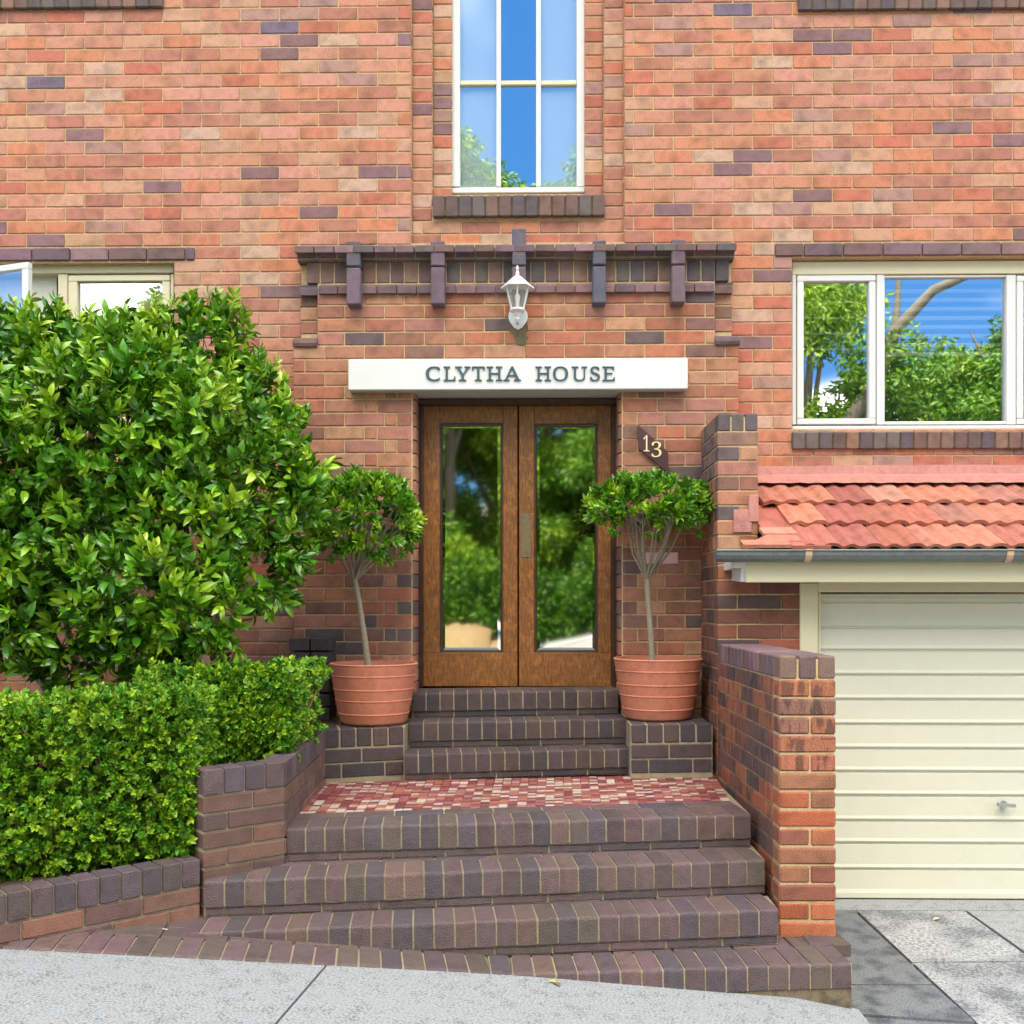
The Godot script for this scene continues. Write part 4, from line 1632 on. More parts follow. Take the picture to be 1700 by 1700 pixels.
# a step whose front top edge runs from pixel a to pixel b at a given level; returns the two world points
func edge_pts(a: Array, b: Array, level: float) -> Array:
	var p := at_y(a[0], a[1], level)
	p = at_y(a[0], a[1], step_y(level, p.x))
	var q := at_y(b[0], b[1], level)
	q = at_y(b[0], b[1], step_y(level, q.x))
	return [p, q]


# brick on edge with a worn, rounded nose
func nosing(parent: Node, xf: Transform3D, s: Vector3, pal: Array) -> void:
	var key := "n_%d_%d_%d_%d" % [roundi(s.x * 500), roundi(s.y * 500), pal.hash(), rng.randi_range(0, 23)]
	if not brick_cache.has(key):
		var mb := MB.new()
		mb.col = brick_colour(pal, 0.14)
		mb.uo = Vector2(rng.randf(), rng.randf())
		var h := s * 0.5
		var r := rng.randf_range(0.012, 0.018)
		var pr := [[-h.z, -h.y], [h.z - 0.002, -h.y], [h.z, -h.y + 0.003]]
		for k in 5:
			var w := PI * 0.5 * k / 4.0
			pr.append([h.z - r + r * cos(w), h.y - r + r * sin(w)])
		pr.append([-h.z, h.y])
		mb.extrude_x(V2(pr), -h.x, h.x)
		brick_cache[key] = [mb.mesh(), s]
	var o := MeshInstance3D.new()
	o.mesh = brick_cache[key][0]
	o.material_override = M.step_brick
	o.name = numbered(parent, "brick")
	parent.add_child(o)
	var wob := Basis.from_euler(Vector3(rng.randf_range(-0.012, 0.012), rng.randf_range(-0.01, 0.01), rng.randf_range(-0.008, 0.008)))
	o.transform = Transform3D(xf.basis * wob * Basis.from_scale(s / brick_cache[key][1]), xf.origin + xf.basis.y * rng.randf_range(-0.002, 0.001) - origin_of(parent))


# bricks on edge along the front edge p..q, a strip of brick below them and a flat strip behind; core of mortar back to zb
func step(t: Node3D, p: Vector3, q: Vector3, rise: float, zb_l: float, zb_r: float, pal: Array, first_skip := 0, strip := true) -> void:
	var d := q - p
	var ln := d.length()
	var ex := d / ln
	var ez := ex.cross(Vector3.UP).normalized()
	if ez.z < 0:
		ez = -ez
	var ey := ez.cross(ex).normalized()
	var bs := Basis(ex, ey, ez)
	var bh := rise - 0.042
	var n := roundi(ln / 0.0865)
	var w := ln / n
	var bd := 0.215
	for k in n:
		var c := p + ex * ((k + 0.5) * w) - ey * (bh * 0.5) - ez * (bd * 0.5)
		nosing(t, Transform3D(bs, c), Vector3(w - 0.0075, bh, bd), pal)
	var jm := MB.new()
	jm.box(Transform3D(bs, p + ex * ln * 0.5 - ey * (bh * 0.5 + 0.002) - ez * (0.0055 + 0.05)), Vector3(ln - 0.01, bh - 0.012, 0.10))
	part("joint_mortar", jm, M.mortar_step, t)
	# strip of split brick under the nosing
	var m := maxi(1, roundi(ln / 0.25))
	var sw := ln / m
	for k in m:
		var c := p + ex * ((k + 0.5) * sw) - ey * (bh + 0.006 + 0.016) - ez * (0.008 + 0.05)
		brick(t, null, Transform3D(bs, c), Vector3(sw - 0.008, 0.031, 0.10), pal, 0.003, M.step_brick, "riser_brick")
	# flat bricks behind the nosing
	if strip:
		var m2 := maxi(1, roundi(ln / 0.245))
		var s2 := ln / m2
		for k in m2:
			var c := p + ex * ((k + 0.5) * s2) - ey * 0.03 - ez * (bd + 0.006 + 0.055)
			brick(t, null, Transform3D(bs, c), Vector3(s2 - 0.008, 0.06, 0.11), pal, 0.003, M.step_brick, "tread_brick")
	# mortar core
	var mb := MB.new()
	var a := p - ez * 0.014 - ey * 0.005
	var b := q - ez * 0.014 - ey * 0.005
	var c := Vector3(q.x, b.y, zb_r)
	var e := Vector3(p.x, a.y, zb_l)
	var dn := Vector3(0, -rise + 0.006, 0)
	mb.quad(a, b, c, e)
	mb.quad(a + dn, b + dn, b, a)
	mb.quad(e + dn, a + dn, a, e)
	mb.quad(b + dn, c + dn, c, b)
	part("mortar_bed", mb, M.mortar_grey, t)


func steps() -> void:
	var st := thing("entrance_steps", Vector3(0, 0, 2.2), "flight of dark purple brick steps rising from footpath to entrance doors", "steps")
	var ya := 1.72 - 0.555
	var yb := 1.72 - 0.713
	var yc := 1.72 - 0.869
	var yl := 1.72 - 1.024
	var y3 := 1.72 - 1.182
	var y2 := 1.72 - 1.340
	var y1 := 1.72 - 1.496
	var dkp := [[88, 73, 76, 10], [78, 68, 72, 10], [98, 80, 78, 8], [74, 68, 76, 6]]
	# three upper steps
	var e := edge_pts([684, 1150.5], [1027, 1144.5], ya)
	step(st, e[0], e[1], 0.158, -0.18, -0.18, dkp)
	e = edge_pts([678, 1199.5], [1042, 1193], yb)
	step(st, e[0], e[1], 0.156, 0.1, 0.1, dkp)
	e = edge_pts([670, 1252.5], [1050, 1242], yc)
	step(st, e[0], e[1], 0.155, 0.1, 0.1, dkp)
	# pedestals for the pots
	for k in 2:
		var pxs: Array = [[537, 1211, 671, 1205.5], [1047, 1202.5, 1183, 1201]][k]
		e = edge_pts([pxs[0], pxs[1]], [pxs[2], pxs[3]], yb)
		var p: Vector3 = e[0]
		var q: Vector3 = e[1]
		var d := q - p
		var ln := d.length()
		var ex := d / ln
		var ez := ex.cross(Vector3.UP).normalized()
		if ez.z < 0:
			ez = -ez
		var bs := Basis(ex, ez.cross(ex).normalized(), ez)
		var mb := MB.new()
		var a := p - ez * 0.006 - Vector3(0, 0.004, 0)
		var b := q - ez * 0.006 - Vector3(0, 0.004, 0)
		mb.prism(V2([[a.x, a.z], [b.x, b.z], [b.x, 0.09], [a.x, 0.09]]), yl - 0.1, minf(a.y, b.y))
		part("pedestal_core", mb, M.mortar_grey, st)
		var n := 5
		for i in n:
			var w := ln / n
			brick(st, null, Transform3D(bs, p + ex * ((i + 0.5) * w) - Vector3(0, 0.055, 0) - ez * 0.11), Vector3(w - 0.009, 0.106, 0.22), dkp, 0.006, M.step_brick, "pedestal_brick")
		for r in 2:
			var yy := -0.12 - 0.0765 * 0.5 - r * 0.0855
			var cuts: Array = [0.0, 0.47, 1.0] if r == 0 else [0.0, 0.22, 0.76, 1.0]
			for i in cuts.size() - 1:
				var w: float = (cuts[i + 1] - cuts[i]) * ln
				brick(st, null, Transform3D(bs, p + ex * (cuts[i] * ln + w * 0.5) + Vector3(0, yy, 0) - ez * 0.06), Vector3(w - 0.009, 0.0765, 0.12), dkp, 0.004, M.step_brick, "pedestal_brick")
		# flank towards the steps, and the rest of the top
		var sx := q if k == 0 else p
		for r in 3:
			var hh := 0.106 if r == 0 else 0.0765
			var yy := -0.055 if r == 0 else -0.12 - 0.038 - (r - 1) * 0.0855
			var inw := -0.05 if k == 0 else 0.05
			brick(st, null, Transform3D(Basis(), Vector3(sx.x + inw, sx.y + yy, sx.z - 0.23 - 0.06)), Vector3(0.1, hh - 0.002, 0.12), dkp, 0.003, M.step_brick)
		for i in 4:
			var w := ln / 4
			brick(st, null, Transform3D(bs, p + ex * ((i + 0.5) * w) - Vector3(0, 0.03, 0) - ez * 0.285), Vector3(w - 0.008, 0.056, 0.11), dkp, 0.003, M.step_brick)
	# landing edge and the lower steps
	var l4 := edge_pts([475, 1375.5], [1247, 1351.5], yl)
	step(st, l4[0], l4[1], 0.158, 0.9, 0.7, STEP_COLOURS)
	var l3 := edge_pts([338, 1463], [1271, 1427], y3)
	step(st, l3[0], l3[1], 0.158, 1.85, 1.6, STEP_COLOURS)
	var l2 := edge_pts([222, 1552], [1293, 1509], y2)
	step(st, l2[0], l2[1], 0.156, 2.1, 1.9, STEP_COLOURS)
	# bottom step: level at its right end, sinking into the rising footpath
	var mb := MB.new()
	var xs := []
	var x := -2.05
	var bed := PackedVector2Array()
	var right := at_y(1415, 1597, y1 + 0.02)
	var nn := 38
	var jb := MB.new()
	var prev := Vector3.ZERO
	for k in nn + 1:
		var xx := lerpf(-1.98, right.x, k / float(nn))
		var zz := path_z(xx) - 0.004
		if xx > -0.12:
			zz = lerpf(path_z(-0.12) - 0.004, right.z, (xx + 0.12) / (right.x + 0.12))
		var yy := maxf(step_y(y1, xx), path_y(xx) + 0.006)
		var cur := Vector3(xx, yy, zz)
		if k > 0:
			var d := cur - prev
			var ln := d.length()
			var ex := d / ln
			var ez := ex.cross(Vector3.UP).normalized()
			if ez.z < 0:
				ez = -ez
			var bs := Basis(ex, ez.cross(ex).normalized(), ez)
			var c := (cur + prev) * 0.5
			nosing(st, Transform3D(bs, c - bs.y * 0.052 - ez * 0.108), Vector3(ln - 0.008, 0.104, 0.214), STEP_COLOURS)
			if k % 3 == 2:
				brick(st, null, Transform3D(bs, c - bs.y * 0.03 - ez * 0.278), Vector3(ln * 3 - 0.008, 0.056, 0.11), STEP_COLOURS, 0.003, M.step_brick, "paver_brick")
			if k % 3 == 2:
				brick(st, null, Transform3D(bs, c - bs.y * 0.029 - ez * 0.395), Vector3(ln * 3 - 0.008, 0.056, 0.11), STEP_COLOURS, 0.003, M.step_brick, "paver_brick")
			jb.box(Transform3D(bs, c - bs.y * 0.056 - ez * 0.106), Vector3(ln, 0.098, 0.20))
			if k % 3 == 2 and xx < -0.5:
				for q in 4:
					brick(st, null, Transform3D(bs, c - bs.y * 0.0275 - ez * (0.512 + q * 0.118)), Vector3(ln * 3 - 0.008, 0.056, 0.11), STEP_COLOURS, 0.003, M.step_brick, "paver_brick")
			var a := prev - ez * 0.01 - Vector3(0, 0.017, 0)
			var b := cur - ez * 0.01 - Vector3(0, 0.017, 0)
			var bk := Vector3(0, 0, -0.62)
			var dn := Vector3(0, -0.34, 0)
			mb.quad(a, b, b + bk, a + bk)
			mb.quad(a + dn, b + dn, b, a)
			if k == nn:
				mb.quad(b + dn, b + dn + bk, b + bk, b)
		prev = cur
	part("joint_mortar", jb, M.mortar_step, st)
	part("mortar_bed", mb, M.rubble, st)
	# end of the bottom step beyond the low wall
	for k in 4:
		brick(st, null, Transform3D(Basis(), Vector3(right.x - 0.06, right.y - 0.05, right.z - 0.275 - k * 0.12)), Vector3(0.11, 0.1, 0.112), STEP_COLOURS, 0.004, M.step_brick)
	# mosaic of small tiles on the landing
	var land := Node3D.new()
	land.name = "landing"
	land.position = Vector3(0, yl, 1.3)
	add_child(land)
	tag(land, "landing paved with small maroon pink and cream mosaic tiles", "", "", "structure")
	var bed2 := MB.new()
	var fl: Vector3 = l4[0]
	var frr: Vector3 = l4[1]
	var bl := at_y(535, 1299, step_y(yl, -1.15))
	var br := at_y(1186, 1284, step_y(yl, 1.07))
	var ez4 := (frr - fl).normalized().cross(Vector3.UP)
	if ez4.z < 0:
		ez4 = -ez4
	var off := ez4 * -0.335
	var A := fl + off
	var B := frr + off
	var lift := Vector3(0, -0.008, 0)
	bed2.quad(A + lift, B + lift, br + lift, bl + lift)
	bed2.quad(A + lift + Vector3(0, -0.1, 0), B + lift + Vector3(0, -0.1, 0), B + lift, A + lift)
	part("bed", bed2, mat(lin(112, 78, 76, 0.8), 0.95), land)
	var reds := [lin(150, 72, 78, 0.8), lin(136, 62, 70, 0.8), lin(164, 88, 88, 0.8), lin(178, 104, 92, 0.8), lin(170, 112, 118, 0.8), lin(126, 60, 66, 0.8), lin(186, 118, 100, 0.8)]
	var pales := [lin(214, 200, 184, 0.8), lin(222, 210, 200, 0.8), lin(208, 182, 160, 0.8), lin(198, 172, 172, 0.8)]
	var tm := []
	var tsize := 0.047
	for k in 22:
		var tb := MB.new()
		tb.col = pales[k % 4] if k < 6 else reds[k % 7]
		var kk := rng.randf_range(0.92, 1.08)
		tb.col = Color(tb.col.r * kk, tb.col.g * kk, tb.col.b * kk)
		tb.cbox(Transform3D(), Vector3(tsize - 0.003, 0.008, tsize - 0.003), 0.0012)
		tm.append(tb.mesh())
	var rest := MB.new()
	var rows := []
	var nx := 46
	var nz := 21
	for j in nz:
		for i in nx:
			var u := (i + 0.5) / nx
			var w := (j + 0.5) / nz
			var c := A.lerp(B, u).lerp(bl.lerp(br, u), w)
			var ex := (A.lerp(bl, w) - B.lerp(br, w)).normalized() * -1.0
			var ezz := (A.lerp(B, u) - bl.lerp(br, u)).normalized()
			var wx := (A.lerp(bl, w) - B.lerp(br, w)).length() / nx
			var wz := (A.lerp(B, u) - bl.lerp(br, u)).length() / nz
			var bs := Basis(ex * (wx / tsize), ezz.cross(ex).normalized(), ezz * (wz / tsize))
			var pale := rng.randf() < (0.40 if (i + j * 2) % 5 < 2 else 0.14)
			var mi := rng.randi_range(0, 5) if pale else rng.randi_range(6, 21)
			var xf := Transform3D(bs, c - Vector3(0, 0.004 + rng.randf_range(0, 0.0008), 0))
			if j < 7:
				var o := MeshInstance3D.new()
				o.mesh = tm[mi]
				o.material_override = M.mosaic
				o.name = numbered(land, "tile")
				land.add_child(o)
				o.transform = Transform3D(xf.basis, xf.origin - land.position)
			else:
				rest.col = pales[mi % 4] if mi < 6 else reds[mi % 7]
				rest.cbox(xf, Vector3(tsize - 0.003, 0.008, tsize - 0.003), 0.0012)
	var ro := part("tilework", rest, M.mosaic, land)
	tag(ro, "", "", "", "stuff")


# ---------------------------------------------------------------- planters
# a wall of courses from a to b (plan, facing the street or the steps), capped with bricks on edge
func planter_run(t: Node3D, a: Vector3, b: Vector3, ytop: float, ybot: float, ch: float, pal: Array, cap: Array) -> void:
	var d := b - a
	d.y = 0
	var ln := d.length()
	var ex := d / ln
	var ez := ex.cross(Vector3.UP)
	var bs := Basis(ex, Vector3.UP, ez)
	var o := Vector3(a.x, 0, a.z)
	var mb := MB.new()
	mb.box(Transform3D(bs, o + ex * ln * 0.5 - ez * 0.06 + Vector3(0, (ytop + ybot) * 0.5 - 0.004, 0)), Vector3(ln - 0.01, ytop - ybot - 0.008, 0.10))
	part("core", mb, M.mortar_grey, t)
	var n := maxi(1, roundi(ln / 0.088))
	var w := ln / n
	var caph := 0.112
	for k in n:
		brick(t, null, Transform3D(bs, o + ex * ((k + 0.5) * w) - ez * 0.057 + Vector3(0, ytop - caph * 0.5, 0)), Vector3(w - 0.008, caph, 0.118), cap, 0.004, M.step_brick, "capping_brick")
	var r := 0
	var y1 := ytop - caph - 0.008
	while y1 > ybot + 0.01:
		var x := 0.0
		var first := true
		while x < ln - 0.01:
			var bl := minf(0.235 if not (first and r & 1) else 0.115, ln - x)
			if ln - x - bl < 0.05:
				bl = ln - x
			brick(t, null, Transform3D(bs, o + ex * (x + bl * 0.5) - ez * 0.055 + Vector3(0, y1 - (ch - 0.009) * 0.5, 0)), Vector3(bl - 0.008, ch - 0.009, 0.11), pal, 0.004)
			x += bl
			first = false
		y1 -= ch
		r += 1


func planters() -> void:
	var t := thing("planter_wall", Vector3(-1.4, 0.3, 2.1), "stepped purple brown brick planter wall below the clipped hedges", "wall")
	var yt := 1.72 - 0.727
	var corner := at_y(474, 1264, yt)
	var back := at_y(536, 1214, yt)
	back.z = 0.75
	var fl := at_y(336, 1279, yt)
	var brown := [[122, 92, 80, 10], [110, 84, 76, 10], [132, 98, 84, 6], [104, 82, 80, 6]]
	var capc := [[104, 88, 96, 8], [92, 80, 88, 8], [116, 94, 98, 5], [98, 82, 82, 6]]
	planter_run(t, fl, corner, yt, 0.30, 0.0785, brown, capc)
	planter_run(t, corner, back, yt, 0.50, 0.0785, brown, capc)
	# lower wall running out to the footpath
	var y2 := 1.72 - 1.108
	var ra := at_y(334, 1426, y2)
	var la := at_y(0, 1485, y2)
	var dirn := (la - ra).normalized()
	var le := ra + dirn * 1.9
	planter_run(t, le, ra, y2, 0.15, 0.0785, [[130, 96, 84, 10], [120, 90, 84, 8], [112, 88, 86, 6], [142, 100, 84, 4]], capc)
	# return that the upper bed ends against, by the porch
	var mb := MB.new()
	# soil
	mb.prism(V2([[fl.x - 0.02, fl.z - 0.10], [corner.x - 0.10, corner.z - 0.10], [back.x - 0.09, 0.13], [-1.75, 0.13], [-1.75, 1.4]]), 0.3, yt - 0.05)
	part("soil", mb, M.soil, t)
	mb = MB.new()
	mb.prism(V2([[ra.x, ra.z - 0.09], [fl.x + 0.03, fl.z - 0.04], [-1.98, 1.2], [-1.98, 0.02], [-4.6, 0.02], [-4.6, 3.2], [le.x, le.z - 0.1]]), 0.1, y2 - 0.04)
	part("soil", mb, M.soil, t)
	var dkp := [[84, 76, 78, 10], [72, 68, 72, 8]]
	for r in 6:
		var y := yt + 0.0 + r * 0.0855
		for i in 2:
			brick(t, null, Transform3D(Basis(), Vector3(back.x - 0.12 - i * 0.13, y + 0.04, 0.22)), Vector3(0.12, 0.0765, 0.20), dkp, 0.005, M.step_brick)


# ---------------------------------------------------------------- plants
func leaf_mesh(l: float, w: float, curl: float, fold: float, col: Color, segs := 3) -> ArrayMesh:
	var mb := MB.new()
	mb.col = col
	leaf_into(mb, Transform3D(), l, w, curl, fold, segs)
	return mb.mesh()


# leaf lying along +z from its base, facing +y
func leaf_into(mb: MB, xf: Transform3D, l: float, w: float, curl: float, fold: float, segs := 3) -> void:
	var mid := []
	var lf := []
	var rt := []
	for k in segs + 1:
		var t := float(k) / segs
		var hw := w * 0.5 * pow(sin(PI * minf(0.05 + pow(t, 0.85) * 0.95, 1.0)), 0.62)
		var y := -curl * l * t * t
		mid.append(Vector3(0, y, l * t))
		lf.append(Vector3(-hw, y + fold * hw, l * t))
		rt.append(Vector3(hw, y + fold * hw, l * t))
	for k in segs:
		var t0 := float(k) / segs
		for side in 2:
			var e: Array = lf if side == 0 else rt
			var nn0 := Vector3(fold if side == 0 else -fold, 1.0, 2.0 * curl * t0).normalized()
			var nn1 := Vector3(fold if side == 0 else -fold, 1.0, 2.0 * curl * (t0 + 1.0 / segs)).normalized()
			var kk := mb.v.size()
			for q in [[mid[k], nn0], [e[k], nn0], [e[k + 1], nn1], [mid[k + 1], nn1]]:
				mb.put(xf * q[0], (xf.basis * q[1]).normalized(), Vector2(q[0].x * 10, q[0].z * 10))
			var order := [0, 2, 1, 0, 3, 2] if side == 0 else [0, 1, 2, 0, 2, 3]
			for j in order:
				mb.i.append(kk + j)


# a basis whose z points along d, turned by r about it
func aim(d: Vector3, r := 0.0) -> Basis:
	d = d.normalized()
	var up := Vector3.UP if absf(d.y) < 0.95 else Vector3.RIGHT
	var x := up.cross(d).normalized()
	var y := d.cross(x)
	return Basis(d, r) * Basis(x, y, d)


func sprig(n: int, length: float, l: float, w: float, spread: float, sd: int, stem := 0.0015) -> ArrayMesh:
	var r := RandomNumberGenerator.new()
	r.seed = sd
	var mb := MB.new()
	mb.col = Color(0.5, 0.42, 0.3)
	mb.tube([Vector3.ZERO, Vector3(0, 0, length)], [stem, stem * 0.6], 3)
	for k in n:
		var t := 0.25 + 0.75 * (k + 0.5) / n
		var w0 := k * 2.4 + r.randf_range(-0.4, 0.4)
		var lean := lerpf(1.25, 0.35, t * t) * spread
		var d := Vector3(cos(w0) * sin(lean), sin(w0) * sin(lean), cos(lean))
		var sc := r.randf_range(0.8, 1.15)
		var g := r.randf_range(0.75, 1.15)
		mb.col = Color(g * 1.02, g, g * 0.9) if k < n - 4 or sd % 2 else Color(g * 1.8, g * 1.4, g)
		leaf_into(mb, Transform3D(aim(d, r.randf_range(-0.5, 0.5)), Vector3(0, 0, length * t)), l * sc, w * sc, r.randf_range(0.0, 0.3), 0.35, 2)
	return mb.mesh()


func scatter(called: String, meshes: Array, items: Array, m: Material, parent: Node) -> void:
	# items: [Transform3D, Color]; one MultiMesh per mesh variant
	for k in meshes.size():
		var mine := []
		for q in range(k, items.size(), meshes.size()):
			mine.append(items[q])
		if mine.is_empty():
			continue
		var mm := MultiMesh.new()
		mm.transform_format = MultiMesh.TRANSFORM_3D
		mm.use_colors = true
		mm.mesh = meshes[k]
		mm.instance_count = mine.size()
		var po := origin_of(parent)
		for q in mine.size():
			var xf: Transform3D = mine[q][0]
			xf.origin -= po
			mm.set_instance_transform(q, xf)
			mm.set_instance_color(q, mine[q][1])
		var o := MultiMeshInstance3D.new()
		o.multimesh = mm
		o.material_override = m
		o.name = numbered(parent, called)
		parent.add_child(o)
		tag(o, "", "", "", "stuff")


func green(bright: float) -> Color:
	# dark old leaf to yellow green new leaf
	var a := Color(0.030, 0.080, 0.016)
	var b := Color(0.080, 0.250, 0.012)
	var c := Color(0.320, 0.490, 0.024)
	var o: Color
	if bright < 0.5:
		o = a.lerp(b, bright * 2.0)
	else:
		o = b.lerp(c, bright * 2.0 - 1.0)
	return o


func hedges() -> void:
	var sp := []
	for k in 6:
		sp.append(sprig(12, 0.058, 0.026, 0.020, 1.0, 300 + k))
	hedge("long clipped box hedge behind the lower planter wall", [
		# front line of the hedge in plan, left to right, then its depth
		Vector3(-3.9, 0.56, 3.35), Vector3(-2.05, 0.56, 2.45), Vector3(-1.45, 0.56, 2.13)], 0.70, 1.325, sp, 7800, 21)
	hedge("short clipped box hedge on the upper planter beside the steps", [
		Vector3(-1.86, 0.93, 1.80), Vector3(-1.50, 0.93, 1.82), Vector3(-1.13, 0.93, 1.68)], 0.80, 1.39, sp, 4500, 22)


func hedge(label: String, line: Array, deep: float, ytop: float, sp: Array, count: int, sd: int) -> void:
	var r := RandomNumberGenerator.new()
	r.seed = sd
	var lumps := noise(FastNoiseLite.TYPE_SIMPLEX, 3.2, sd, 2)
	var t := thing("box_hedge", line[1], label, "hedge")
	var y0: float = line[0].y
	var lens := []
	var tot := 0.0
	for k in line.size() - 1:
		lens.append((line[k + 1] - line[k]).length())
		tot += lens[k]
	# woody framework inside
	var wood := MB.new()
	for k in 46:
		var u := (0.03 + 0.85 * (k + 0.5) / 46.0) * tot
		var sg := 0
		while sg < lens.size() - 1 and u > lens[sg]:
			u -= lens[sg]
			sg += 1
		var foot: Vector3 = line[sg].lerp(line[sg + 1], u / lens[sg]) - Vector3(r.randf_range(-0.03, 0.03), 0, deep * r.randf_range(0.32, 0.7))
		var tip := foot + Vector3(r.randfn(0, 0.08), (ytop - y0) * r.randf_range(0.7, 0.9), r.randfn(0, 0.08))
		var midp := foot.lerp(tip, 0.5) + Vector3(r.randfn(0, 0.05), 0, r.randfn(0, 0.05))
		wood.tube([foot - Vector3(0, 0.05, 0), midp, tip], [0.013, 0.009, 0.004], 6)
		for q in 4:
			var st := foot.lerp(tip, 0.25 + 0.17 * q)
			wood.tube([st, st + Vector3(r.randfn(0, 0.08), 0.10, r.randfn(0.0, 0.06))], [0.006, 0.003], 5)
	part("branches", wood, M.twig, t)
	var items := []
	var twigs := MB.new()
	for k in count:
		var u := r.randf()
		var face := r.randf()
		var at: Vector3
		var nn: Vector3
		var s := u * tot
		var seg := 0
		while seg < lens.size() - 1 and s > lens[seg]:
			s -= lens[seg]
			seg += 1
		var pa: Vector3 = line[seg]
		var pb: Vector3 = line[seg + 1]
		var along: Vector3 = pa.lerp(pb, s / lens[seg])
		var fn := (pb - pa).normalized().cross(Vector3.UP)
		if fn.z < 0:
			fn = -fn
		if face < 0.56:
			at = along
			at.y = lerpf(y0, ytop, r.randf())
			nn = fn
		elif face < 0.80:
			at = along - Vector3(0, 0, 1) * deep * r.randf()
			at.y = ytop
			nn = Vector3.UP
		else:
			at = line[-1] - Vector3(0.02, 0, 1) * deep * r.randf()
			at.y = lerpf(y0, ytop, r.randf())
			nn = Vector3(1, 0, 0)
		var bump := lumps.get_noise_3dv(at * 2.2)
		if bump < -0.38 and nn.y < 0.5 and r.randf() < 0.45:
			continue
		var inn := absf(r.randfn(0.0, 0.03)) + maxf(0.0, -bump - 0.1) * 0.16
		if at.y < y0 + 0.16 and nn.y < 0.5:
			inn += (y0 + 0.16 - at.y) * 0.5
		at -= nn * (inn + 0.062)
		var dirn := (nn + Vector3(r.randfn(0, 0.45), r.randfn(0.25, 0.45), r.randfn(0, 0.45))).normalized()
		var sc := r.randf_range(0.8, 1.25)
		# new growth sits on the sheared faces, old leaves behind it
		var age := clampf(0.66 + r.randfn(0, 0.18), 0.08, 1.0)
		items.append([Transform3D(aim(dirn, r.randf() * TAU).scaled_local(Vector3.ONE * sc), at), green(age)])
		if k % 80 == 0 and nn.y < 0.5 and nn.x < 0.9:
			var p0 := at - nn * 0.08 - Vector3(0, r.randf_range(0.03, 0.14), 0)
			var p2 := at + nn * 0.045 + Vector3(r.randf_range(-0.05, 0.05), 0.03, 0)
			var pm := (p0 + p2) * 0.5 + Vector3(r.randf_range(-0.03, 0.03), 0.01, 0.02)
			twigs.tube([p0, pm, p2], [0.003, 0.0022, 0.0012], 5)
	# leaves through the body of the hedge
	for k in count / 3:
		var u := r.randf() * tot
		var sg := 0
		while sg < lens.size() - 1 and u > lens[sg]:
			u -= lens[sg]
			sg += 1
		var at: Vector3 = line[sg].lerp(line[sg + 1], u / lens[sg]) - Vector3(0.05, 0, deep * r.randf_range(0.1, 1.0))
		at.y = lerpf(y0 + 0.05, ytop - 0.06, r.randf())
		items.append([Transform3D(aim(Vector3(r.randfn(0, 1), r.randfn(0.3, 1), r.randfn(0, 1)), r.randf() * TAU), at), green(clampf(0.5 + r.randfn(0, 0.2), 0.08, 0.95))])
	part("twigs", twigs, M.twig, t)
	scatter("foliage", sp, items, M.hedge, t)


